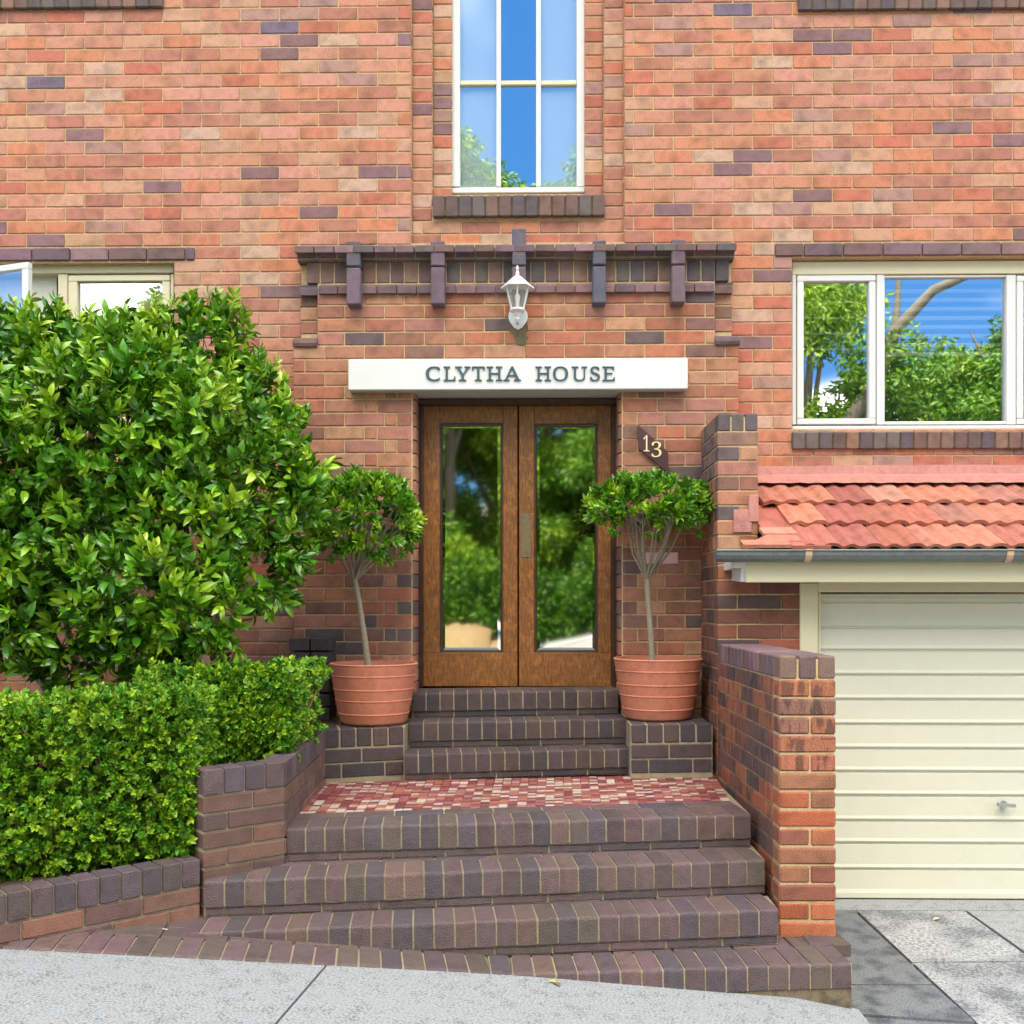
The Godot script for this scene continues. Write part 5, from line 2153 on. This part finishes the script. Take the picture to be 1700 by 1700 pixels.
func shrub() -> void:
	var r := RandomNumberGenerator.new()
	r.seed = 77
	var t := thing("camellia_shrub", Vector3(-2.25, 0.58, 1.05), "large glossy green shrub growing against the house wall behind the hedges", "shrub")
	var base := Vector3(-2.25, 0.55, 1.05)
	# trunks and limbs
	var limbs := []
	var tips := []
	for k in 7:
		var w := TAU * k / 7.0 + 0.4
		var out := Vector3(cos(w), 0, sin(w) * 0.5)
		var p0 := base + out * 0.07
		var p1 := base + out * 0.30 + Vector3(0, 0.55, 0)
		var p2 := base + out * 0.62 + Vector3(0, 1.15, 0)
		var p3 := base + out * 0.85 + Vector3(0, 1.75, 0)
		var mb := MB.new()
		mb.tube([p0, p1, p2, p3], [0.032, 0.026, 0.017, 0.008], 8)
		part("trunk" if k == 0 else "limb", mb, M.bark, t)
	# crown: several lobes, each clothed in leafy sprays; gaps stay between the lobes
	var lobes := []
	for e in [[40, 685, 150, 0.95], [190, 668, 132, 0.85], [300, 650, 118, 0.75], [110, 620, 85, 1.0], [370, 690, 98, 0.8], [405, 780, 98, 0.9], [300, 750, 130, 1.25], [150, 740, 140, 1.35], [10, 770, 140, 1.4], [440, 865, 75, 0.95], [310, 890, 95, 1.35], [430, 935, 72, 1.1], [215, 985, 100, 1.5], [335, 1005, 88, 1.4], [50, 890, 105, 1.45], [20, 1020, 62, 1.5], [-130, 760, 200, 1.1], [-100, 950, 150, 1.3], [500, 820, 42, 1.05], [455, 725, 45, 0.8], [100, 1055, 75, 1.3], [220, 1065, 62, 1.35], [330, 1070, 45, 1.3], [-40, 1060, 70, 1.3], [150, 860, 70, 0.6], [200, 660, 110, 1.25], [345, 580, 60, 0.75], [230, 590, 60, 0.8], [20, 600, 72, 0.85]]:
		var c := at_z(e[0], e[1], e[3])
		var rad: float = e[2] * (6.5 - e[3]) / F
		lobes.append([c, rad])
	var sprays := []
	var leaves := []
	for k in 5:
		sprays.append(spray_mesh(900 + k))
	var items := []
	var own := []
	for L in lobes:
		var c: Vector3 = L[0]
		var rad: float = L[1]
		var n := int(230 * rad * rad / 0.16)
		for k in n:
			var d := Vector3(r.randfn(0, 1), r.randfn(0, 1), r.randfn(0, 1)).normalized()
			if d.z < -0.5:
				continue
			var q := c + Vector3(d.x * rad, d.y * rad * 0.92, d.z * rad * 0.7) * r.randf_range(0.70, 1.03)
			if q.z < 0.16:
				continue
			var inside := false
			for L2 in lobes:
				if L2 != L:
					var e: Vector3 = (q - L2[0]) / L2[1]
					if Vector3(e.x, e.y / 0.92, e.z / 0.7).length() < 0.72:
						inside = true
			if inside:
				continue
			var dirn := (d * 0.9 + Vector3(0, 0.35, 0.25) + Vector3(r.randfn(0, 0.3), r.randfn(0, 0.3), r.randfn(0, 0.3))).normalized()
			var age := clampf(0.50 + r.randfn(0, 0.20), 0.05, 1.0)
			items.append([Transform3D(aim(dirn, r.randf() * TAU).scaled_local(Vector3.ONE * r.randf_range(0.8, 1.2)), q), green(age)])
			# young shoots that stand out of the outline
			if d.y > 0.35 and r.randf() < 0.22:
				items.append([Transform3D(aim((d + Vector3(r.randfn(0, 0.25), 0.7, 0.1)).normalized(), r.randf() * TAU).scaled_local(Vector3.ONE * 0.85), q + d * r.randf_range(0.05, 0.11)), green(clampf(0.8 + r.randfn(0, 0.12), 0.3, 1.0))])
			# leaves deeper in
			var q2 := c + Vector3(d.x, d.y, d.z * 0.7) * rad * r.randf_range(0.3, 0.62)
			if k % 2 == 0 and q2.z > 0.16:
				items.append([Transform3D(aim(dirn, r.randf() * TAU), q2), green(clampf(0.45 + r.randfn(0, 0.17), 0.05, 0.95))])
	scatter("crown", sprays, items, M.leaf, t)
	# single leaves on the outside of the crown
	var lm := []
	for k in 14:
		lm.append(leaf_mesh(r.randf_range(0.068, 0.082), r.randf_range(0.034, 0.042), r.randf_range(0.15, 0.4), 0.28, green(r.randf_range(0.4, 0.98)), 4))
	var made := 0
	while made < 280:
		var L: Array = lobes[r.randi_range(0, lobes.size() - 1)]
		var d := Vector3(r.randfn(0, 1), r.randfn(0.2, 1), absf(r.randfn(0, 1))).normalized()
		var q: Vector3 = L[0] + Vector3(d.x, d.y * 0.92, d.z * 0.7) * L[1] * r.randf_range(1.0, 1.07)
		var inside := false
		for L2 in lobes:
			if L2 != L:
				var e: Vector3 = (q - L2[0]) / L2[1]
				if Vector3(e.x, e.y / 0.92, e.z / 0.7).length() < 0.95:
					inside = true
		if inside or q.z < 0.2:
			continue
		var p := to_px(q)
		if p.x < 0 or p.y > 1100:
			continue
		var o := MeshInstance3D.new()
		o.mesh = lm[made % lm.size()]
		o.material_override = M.leaf
		o.name = numbered(t, "leaf")
		t.add_child(o)
		o.transform = Transform3D(aim((d + Vector3(r.randfn(0, 0.4), r.randfn(0, 0.3), 0.3)).normalized(), r.randfn(0, 0.5)), q - t.position)
		made += 1


# end of a twig with glossy leaves
func spray_mesh(sd: int) -> ArrayMesh:
	var r := RandomNumberGenerator.new()
	r.seed = sd
	var mb := MB.new()
	mb.col = Color(0.9, 0.7, 0.5)
	var length := 0.11
	mb.tube([Vector3(0, 0, -0.05), Vector3(0, 0.006, length * 0.5), Vector3(0, 0, length)], [0.003, 0.0024, 0.0015], 4)
	var n := 9
	for k in n:
		var t := 0.1 + 0.9 * (k + 0.5) / n
		var w0 := k * 2.4 + r.randf_range(-0.3, 0.3)
		var lean := lerpf(1.3, 0.5, t)
		var d := Vector3(cos(w0) * sin(lean), sin(w0) * sin(lean), cos(lean))
		var sc := r.randf_range(0.8, 1.12)
		var g := r.randf_range(0.72, 1.2)
		mb.col = Color(g * 1.03, g, g * 0.85) if k < n - 3 or sd % 2 else Color(g * 1.7, g * 1.35, g)
		leaf_into(mb, Transform3D(aim(d, r.randf_range(-0.6, 0.6)), Vector3(0, 0, length * t)), 0.066 * sc, 0.032 * sc, r.randf_range(0.2, 0.6), 0.28, 4)
	return mb.mesh()


func pots() -> void:
	var sp := []
	for k in 5:
		sp.append(sprig(11, 0.055, 0.052, 0.026, 0.95, 500 + k, 0.002))
	for k in 2:
		var yb := step_y(1.72 - 0.713, -0.9 if k == 0 else 0.75)
		var ctr := at_z(620.5, 1180, 0.44) if k == 0 else at_z(1092, 1180, 0.36)
		ctr.y = yb + 0.001
		var u := (6.5 - ctr.z) / F
		var s := (6.5 - ctr.z) / F * (1.0 if k == 0 else 1.0)
		var pot := thing("terracotta_pot", ctr, ["wide terracotta tub with ring lines, on the pedestal beside the clipped hedge", "wide terracotta tub with ring lines, on the pedestal beside the low brick wall"][k], "pot", "terracotta tubs flanking the steps")
		var rt := 72.5 * u
		var rb := 54.0 * u
		var ht := 100.0 * u
		var prof: Array = []
		prof.append(Vector2(0, 0))
		prof.append(Vector2(rb * 0.92, 0))
		prof.append(Vector2(rb, 0.012))
		for e in [0.18, 0.40, 0.58, 0.80]:
			var rr := lerpf(rb, rt, pow(e, 0.8))
			prof.append(Vector2(rr, ht * e - 0.005))
			prof.append(Vector2(rr + 0.0035, ht * e - 0.002))
			prof.append(Vector2(rr + 0.0035, ht * e + 0.002))
			prof.append(Vector2(rr, ht * e + 0.005))
		prof.append(Vector2(rt, ht - 0.012))
		prof.append(Vector2(rt + 0.004, ht - 0.006))
		prof.append(Vector2(rt, ht))
		prof.append(Vector2(rt - 0.014, ht))
		prof.append(Vector2(rt - 0.022, ht - 0.06))
		prof.append(Vector2(0, ht - 0.06))
		var mb := MB.new()
		mb.col = lin(214, 134, 106, 0.88)
		mb.lathe(prof, 48, Transform3D(Basis(), ctr))
		part("tub", mb, M.terracotta, pot)
		mb = MB.new()
		mb.lathe([Vector2(rt - 0.02, ht - 0.05), Vector2(0, ht - 0.035)], 24, Transform3D(Basis(), ctr))
		part("soil", mb, M.soil, pot)
		var tree := thing("standard_tree", ctr + Vector3(0, ht - 0.06, 0), ["small clipped lollipop tree with leaning pale trunk, in the tub beside the hedge", "small clipped umbrella shaped tree with bare spreading twigs, in the tub beside the low wall"][k], "tree", "clipped trees in tubs")
		var zc := ctr.z
		var tp: Array = [[[612, 1112], [604, 1050], [596, 1000], [588, 962]], [[1083, 1105], [1080, 1050], [1076, 1000], [1074, 962]]][k]
		var pts := []
		for p in tp:
			pts.append(at_z(p[0], p[1], zc))
		mb = MB.new()
		mb.tube([pts[0] - Vector3(0, 0.05, 0), pts[0], pts[1], pts[2], pts[3]], [0.024, 0.021, 0.018, 0.017, 0.019], 12)
		part("trunk", mb, M.bark, tree)
		var r := RandomNumberGenerator.new()
		r.seed = 60 + k
		var cc := at_z(604, 866, zc + 0.02) if k == 0 else at_z(1083, 848, zc + 0.04)
		var rad: Vector3 = [Vector3(0.315, 0.25, 0.25), Vector3(0.35, 0.18, 0.27)][k]
		var top: Vector3 = pts[3]
		for q in 12:
			var w := TAU * q / 12.0 + r.randf_range(-0.2, 0.2)
			var e := cc + Vector3(cos(w) * rad.x * r.randf_range(0.35, 0.85), rad.y * r.randf_range(-0.3, 0.4), sin(w) * rad.z * r.randf_range(0.3, 0.8))
			var m1 := top.lerp(e, 0.45) + Vector3(cos(w) * 0.03, -0.012, 0)
			mb = MB.new()
			mb.tube([top - Vector3(0, 0.01, 0), m1, e], [0.009, 0.006, 0.003], 6)
			for q2 in 3:
				var e2 := e + Vector3(r.randfn(0, 0.08), absf(r.randfn(0, 0.07)), r.randfn(0, 0.06))
				mb.tube([m1.lerp(e, 0.4 + 0.2 * q2), e2], [0.004, 0.002], 4)
			part("branch", mb, M.bark, tree)
		var items := []
		var n := 430
		for q in n:
			var d := Vector3(r.randfn(0, 1), r.randfn(0.15, 1), r.randfn(0, 1)).normalized()
			var f := r.randf_range(0.66, 1.02)
			if k == 1 and d.y < -0.45 and r.randf() < 0.85:
				continue
			if k == 0 and d.y < -0.75 and r.randf() < 0.6:
				continue
			var at := cc + d * rad * f
			if at.z < 0.13:
				continue
			var dirn := (d + Vector3(r.randfn(0, 0.3), 0.35 + r.randfn(0, 0.3), r.randfn(0, 0.3))).normalized()
			var age := clampf(0.58 + r.randfn(0, 0.17), 0.05, 1.0)
			items.append([Transform3D(aim(dirn, r.randf() * TAU).scaled_local(Vector3.ONE * r.randf_range(0.75, 1.15)), at), green(age)])
		scatter("crown", sp, items, M.leaf, tree)


func litter() -> void:
	# a few fallen leaves and a twig
	var data := [
		[460, 1573, 0.05, lin(226, 130, 110), "fallen_petal", "pink fallen petal on the bottom brick step", "petal"],
		[911, 1634, 0.035, lin(170, 190, 60), "fallen_leaf", "yellow green fallen leaf where step meets footpath", "leaf"],
		[928, 1639, 0.05, lin(150, 110, 90), "fallen_leaf", "brown curled fallen leaf at the foot of the steps", "leaf"],
		[1560, 1524, 0.05, lin(190, 170, 130), "fallen_leaf", "dry pale fallen leaf lying on the driveway", "leaf"],
	]
	for k in data.size():
		var e: Array = data[k]
		var p: Vector3
		if k == 0:
			p = at_y(e[0], e[1], 0.235)
			p.y = maxf(step_y(0.224, p.x), path_y(p.x)) + 0.012
		elif k == 3:
			p = at_y(e[0], e[1], 0.004)
		else:
			p = at_y(e[0], e[1], 0.2)
			p.y = path_y(p.x) + 0.008
		var mb := MB.new()
		mb.col = e[3]
		leaf_into(mb, Transform3D(Basis(Vector3.UP, k * 1.7), p), e[2], e[2] * 0.5, 0.15, 0.3, 4)
		var o := part(e[4], mb, M.hedge, self)
		tag(o, e[5], e[6])
	var a := at_y(222, 1548, 0.36)
	var mb := MB.new()
	mb.tube([a, at_y(248, 1540, 0.365), at_y(278, 1543, 0.37)], [0.004, 0.004, 0.002], 5)
	mb.tube([at_y(240, 1542, 0.365), at_y(235, 1528, 0.375)], [0.003, 0.002], 5)
	var o := part("twig", mb, M.blind, self)
	tag(o, "pale forked twig lying on the brick step by the planter", "twig")


# ---------------------------------------------------------------- what the glass mirrors: the far side of the street
func far_side() -> void:
	var lp := []
	for k in 3:
		lp.append(clump_mesh(40 + k))
	var spots := [
		[-9.5, 25.0, 12.5, 3.4], [-5.2, 23.5, 10.6, 2.8], [-2.6, 25.0, 17.6, 2.8], [0.3, 26.0, 17.0, 2.4], [3.0, 24.5, 17.2, 2.7], [8.0, 24.5, 14.2, 3.8], [12.6, 25.0, 10.4, 3.4], [15.8, 24.0, 12.0, 3.0], [-14.5, 24.0, 9.0, 3.4], [-1.2, 28.5, 9.0, 3.0], [2.0, 28.0, 10.0, 3.2], [6.0, 28.0, 11.0, 3.2], [10.2, 27.5, 8.5, 3.2]]
	for k in spots.size():
		var e: Array = spots[k]
		street_tree(Vector3(e[0], -0.1, e[1]), e[2], e[3], lp, 800 + k, k)
		if k == 5:
			var big := get_node("street_tree_005")
			var lm := MB.new()
			lm.tube([Vector3(8.1, 2.0, 24.3), Vector3(9.0, 6.6, 23.0), Vector3(9.9, 8.0, 22.4), Vector3(10.3, 9.4, 22.0), Vector3(11.2, 10.4, 21.6), Vector3(12.8, 11.0, 21.0)], [0.24, 0.22, 0.20, 0.18, 0.14, 0.08], 9)
			lm.tube([Vector3(10.3, 9.4, 22.0), Vector3(10.4, 11.0, 22.0)], [0.12, 0.06], 7)
			part("limb", lm, M.bark, big)
	# bushes along the far kerb
	var tones := ["low", "tall", "round", "broad", "narrow"]
	for k in 11:
		var x := -9.0 + k * 1.85
		bush(Vector3(x, -0.1, 21.4 + (k % 2) * 0.8), [2.6, 3.4, 2.9, 3.8, 3.1][k % 5], [1.35, 1.2, 1.45, 1.3, 1.25][k % 5], lp, 830 + k)
	# sandstone boulders
	for k in 3:
		var r := RandomNumberGenerator.new()
		r.seed = 90 + k
		var c := Vector3([-1.75, -0.75, -3.3][k], -0.12, [19.9, 20.1, 20.2][k])
		var sz: Vector3 = [Vector3(0.75, 1.25, 0.6), Vector3(0.6, 0.85, 0.6), Vector3(0.9, 0.8, 0.6)][k]
		var nz := noise(FastNoiseLite.TYPE_SIMPLEX, 1.3, 90 + k, 3)
		var mb := MB.new()
		var rr := 14
		for i in rr:
			for j in 20:
				var q := []
				for o in [[0, 0], [0, 1], [1, 1], [1, 0]]:
					var th: float = PI * (i + o[0]) / rr
					var ph: float = TAU * (j + o[1]) / 20.0
					var d := Vector3(sin(th) * cos(ph), cos(th), sin(th) * sin(ph))
					var box := d / maxf(absf(d.x), maxf(absf(d.y), absf(d.z)))
					var sh := d.lerp(box, 0.45) * (1.0 + 0.22 * nz.get_noise_3dv(d * 1.4))
					q.append(c + sh * sz * Vector3(1, 0.5, 1) + Vector3(0, sz.y * 0.5, 0))
				mb.quad_n(q[0], q[1], q[2], q[3], (q[0] - c).normalized(), (q[1] - c).normalized(), (q[2] - c).normalized(), (q[3] - c).normalized())
		var o := part("boulder", mb, M.rock, self)
		tag(o, ["tall sandstone boulder across the street, mirrored in the door glass", "squat sandstone boulder across the street beside the parked car", "broad sandstone boulder across the street below the bushes"][k], "boulder", "sandstone boulders")
	car(Vector3(2.27, -0.06, 17.9))


func clump_mesh(sd: int) -> ArrayMesh:
	var r := RandomNumberGenerator.new()
	r.seed = sd
	var mb := MB.new()
	for k in 16:
		var d := Vector3(r.randfn(0, 1), r.randfn(0, 1), r.randfn(0, 1)).normalized()
		var g := r.randf_range(0.75, 1.25)
		mb.col = Color(g, g, g * 0.9)
		leaf_into(mb, Transform3D(aim(d + Vector3(0, -0.3, 0), r.randf() * TAU), d * r.randf_range(0.02, 0.22)), 0.20, 0.085, 0.3, 0.3, 2)
	return mb.mesh()


func street_tree(at: Vector3, height: float, rad: float, lp: Array, sd: int, k: int) -> void:
	var r := RandomNumberGenerator.new()
	r.seed = sd
	var looks := ["broad leafy tree at the end of the row across the street", "medium leafy tree between two taller ones across the street", "tallest leafy tree across the street, behind the tall boulder", "slender tall tree across the street, behind the gap between boulder and car", "tall leafy tree across the street, behind the nose of the parked car", "leafy tree across the street with one long curved limb", "low bushy tree across the street beside the tree with the curved limb", "leafy tree across the street next to the low bushy one", "outermost spreading tree across the street", "short dense tree across the street, behind the tallest one", "short dense tree across the street, behind the parked car", "middling dense tree across the street, behind the curved limb", "low dense tree across the street, behind the low bushy one"]
	var t := thing("street_tree", at, looks[k], "tree", "trees across the street")
	var mb := MB.new()
	var lean := Vector3(r.randf_range(-0.5, 0.5), 0, r.randf_range(-0.3, 0.3))
	var mid := at + Vector3(0, height * 0.35, 0) + lean
	mb.tube([at, mid, at + Vector3(0, height * 0.75, 0) + lean * 2.0], [0.26, 0.19, 0.07], 9)
	part("trunk", mb, M.bark, t)
	for q in 6:
		var w := TAU * q / 6.0 + r.randf()
		mb = MB.new()
		var e := at + Vector3(cos(w) * rad * 0.8, height * r.randf_range(0.5, 0.9), sin(w) * rad * 0.7)
		mb.tube([mid + Vector3(0, q * 0.25, 0), mid.lerp(e, 0.5) + Vector3(0, 0.3, 0), e], [0.12, 0.08, 0.03], 7)
		part("limb", mb, M.bark, t)
	var items := []
	var tone := r.randf_range(0.50, 0.78)
	for q in 24:
		var c := at + Vector3(r.randfn(0, rad * 0.5), height * r.randf_range(0.12, 0.92), r.randfn(0, rad * 0.45))
		var cr := rad * r.randf_range(0.34, 0.55)
		var b := r.randf_range(-0.12, 0.15)
		for i in 130:
			var d := Vector3(r.randfn(0, 1), r.randfn(0, 1), r.randfn(0, 1)).normalized() * cr * pow(r.randf(), 0.4)
			d.y *= 0.7
			items.append([Transform3D(aim(Vector3(r.randfn(0, 1), r.randfn(0, 1), r.randfn(0, 1)), 0.0).scaled_local(Vector3.ONE * r.randf_range(0.8, 1.3)), c + d), green(clampf(tone + b + r.randfn(0, 0.1), 0.05, 0.95))])
	scatter("crown", lp, items, M.hedge, t)


func bush(at: Vector3, height: float, rad: float, lp: Array, sd: int) -> void:
	var r := RandomNumberGenerator.new()
	r.seed = sd
	var t := thing("street_bush", at, "rounded leafy bush at the far kerb below the trees", "bush", "bushes at the far kerb")
	var mb := MB.new()
	for q in 5:
		var w := TAU * q / 5.0
		mb.tube([at, at + Vector3(cos(w) * rad * 0.5, height * 0.7, sin(w) * rad * 0.5)], [0.05, 0.02], 6)
	part("stem", mb, M.bark, t)
	var items := []
	for i in 700:
		var d := Vector3(r.randfn(0, 1), r.randfn(0, 1), r.randfn(0, 1)).normalized() * pow(r.randf(), 0.35)
		items.append([Transform3D(aim(d, r.randf() * TAU), at + Vector3(d.x * rad, height * 0.52 + d.y * height * 0.5, d.z * rad * 0.7)), green(clampf(0.42 + r.randfn(0, 0.14), 0.05, 0.9))])
	scatter("foliage", lp, items, M.hedge, t)


# white hatchback parked across the street, its nose towards -x
func car(at: Vector3) -> void:
	var t := thing("parked_car", at, "white hatchback parked across the street, its nose mirrored in the door", "car")
	var side := [[-2.05, 0.28], [-2.12, 0.42], [-2.08, 0.62], [-1.85, 0.78], [-1.1, 0.92], [-0.85, 0.98], [-0.15, 1.40], [0.4, 1.48], [1.2, 1.44], [1.75, 1.12], [1.95, 0.95], [2.02, 0.55], [1.98, 0.28]]
	# cross-sections along the length, lofted from the outline: wider low down, tucked in at the roof
	var mb := MB.new()
	var n := side.size()
	var rings := []
	for w in [-0.86, -0.80, 0.80, 0.86]:
		var ring := []
		for p in side:
			var y: float = p[1]
			var tuck := 0.0 if y < 0.95 else (y - 0.95) * 0.45
			var x: float = p[0] * (1.0 if absf(w) < 0.85 else 0.985)
			var ww: float = signf(w) * (absf(w) - tuck)
			var yy := y if absf(w) < 0.85 else 0.28 + (y - 0.28) * 0.96
			ring.append(at + Vector3(x, yy, ww))
		rings.append(ring)
	for k in 3:
		for j in n:
			mb.quad(rings[k][j], rings[k][(j + 1) % n], rings[k + 1][(j + 1) % n], rings[k + 1][j])
	var poly := PackedVector2Array()
	for p in side:
		poly.append(Vector2(p[0], p[1]))
	var tr := Geometry2D.triangulate_polygon(poly)
	for q in [0, 3]:
		for k in range(0, tr.size(), 3):
			mb.tri(rings[q][tr[k]], rings[q][tr[k + 1]], rings[q][tr[k + 2]])
	part("body", mb, M.car, t)
	for s in [-1.0, 1.0]:
		for x in [-1.32, 1.25]:
			var xf := Transform3D(Basis(Vector3.RIGHT, PI * 0.5), at + Vector3(x, 0.30, s * 0.80))
			mb = MB.new()
			mb.lathe([Vector2(0.19, 0.10), Vector2(0.27, 0.11), Vector2(0.31, 0.07), Vector2(0.31, -0.07), Vector2(0.27, -0.11), Vector2(0.19, -0.10)], 24, xf)
			var wh := part("wheel", mb, M.dark, t)
			mb = MB.new()
			mb.lathe([Vector2(0, 0.085), Vector2(0.19, 0.075), Vector2(0.19, -0.075), Vector2(0, -0.085)], 16, xf)
			part("rim", mb, M.chrome, wh)
		# side windows
		mb = MB.new()
		var z0: float = s * 0.868
		var q := [Vector3(-0.62, 0.98, z0), Vector3(1.55, 1.0, z0), Vector3(1.10, 1.36, s * 0.70), Vector3(-0.05, 1.36, s * 0.70)]
		for k in 4:
			q[k] += at
		mb.quad(q[0], q[1], q[2], q[3])
		part("side_window", mb, M.glass, t)
		mb = MB.new()
		mb.cbox(Transform3D(Basis(Vector3.UP, s * 0.5) * Basis(Vector3.BACK, 0.35), at + Vector3(-1.98, 0.67, s * 0.60)), Vector3(0.16, 0.11, 0.36), 0.03)
		part("headlight", mb, M.chrome, t)
	mb = MB.new()
	mb.cbox(Transform3D(Basis(), at + Vector3(-2.10, 0.45, 0)), Vector3(0.05, 0.14, 0.9), 0.01)
	part("grille", mb, M.dark, t)
	mb = MB.new()
	var w := [Vector3(-0.80, 1.02, -0.72), Vector3(-0.80, 1.02, 0.72), Vector3(-0.18, 1.40, 0.58), Vector3(-0.18, 1.40, -0.58)]
	for k in 4:
		w[k] += at + Vector3(-0.02, 0.012, 0)
	mb.quad(w[0], w[1], w[2], w[3])
	part("windscreen", mb, M.glass, t)
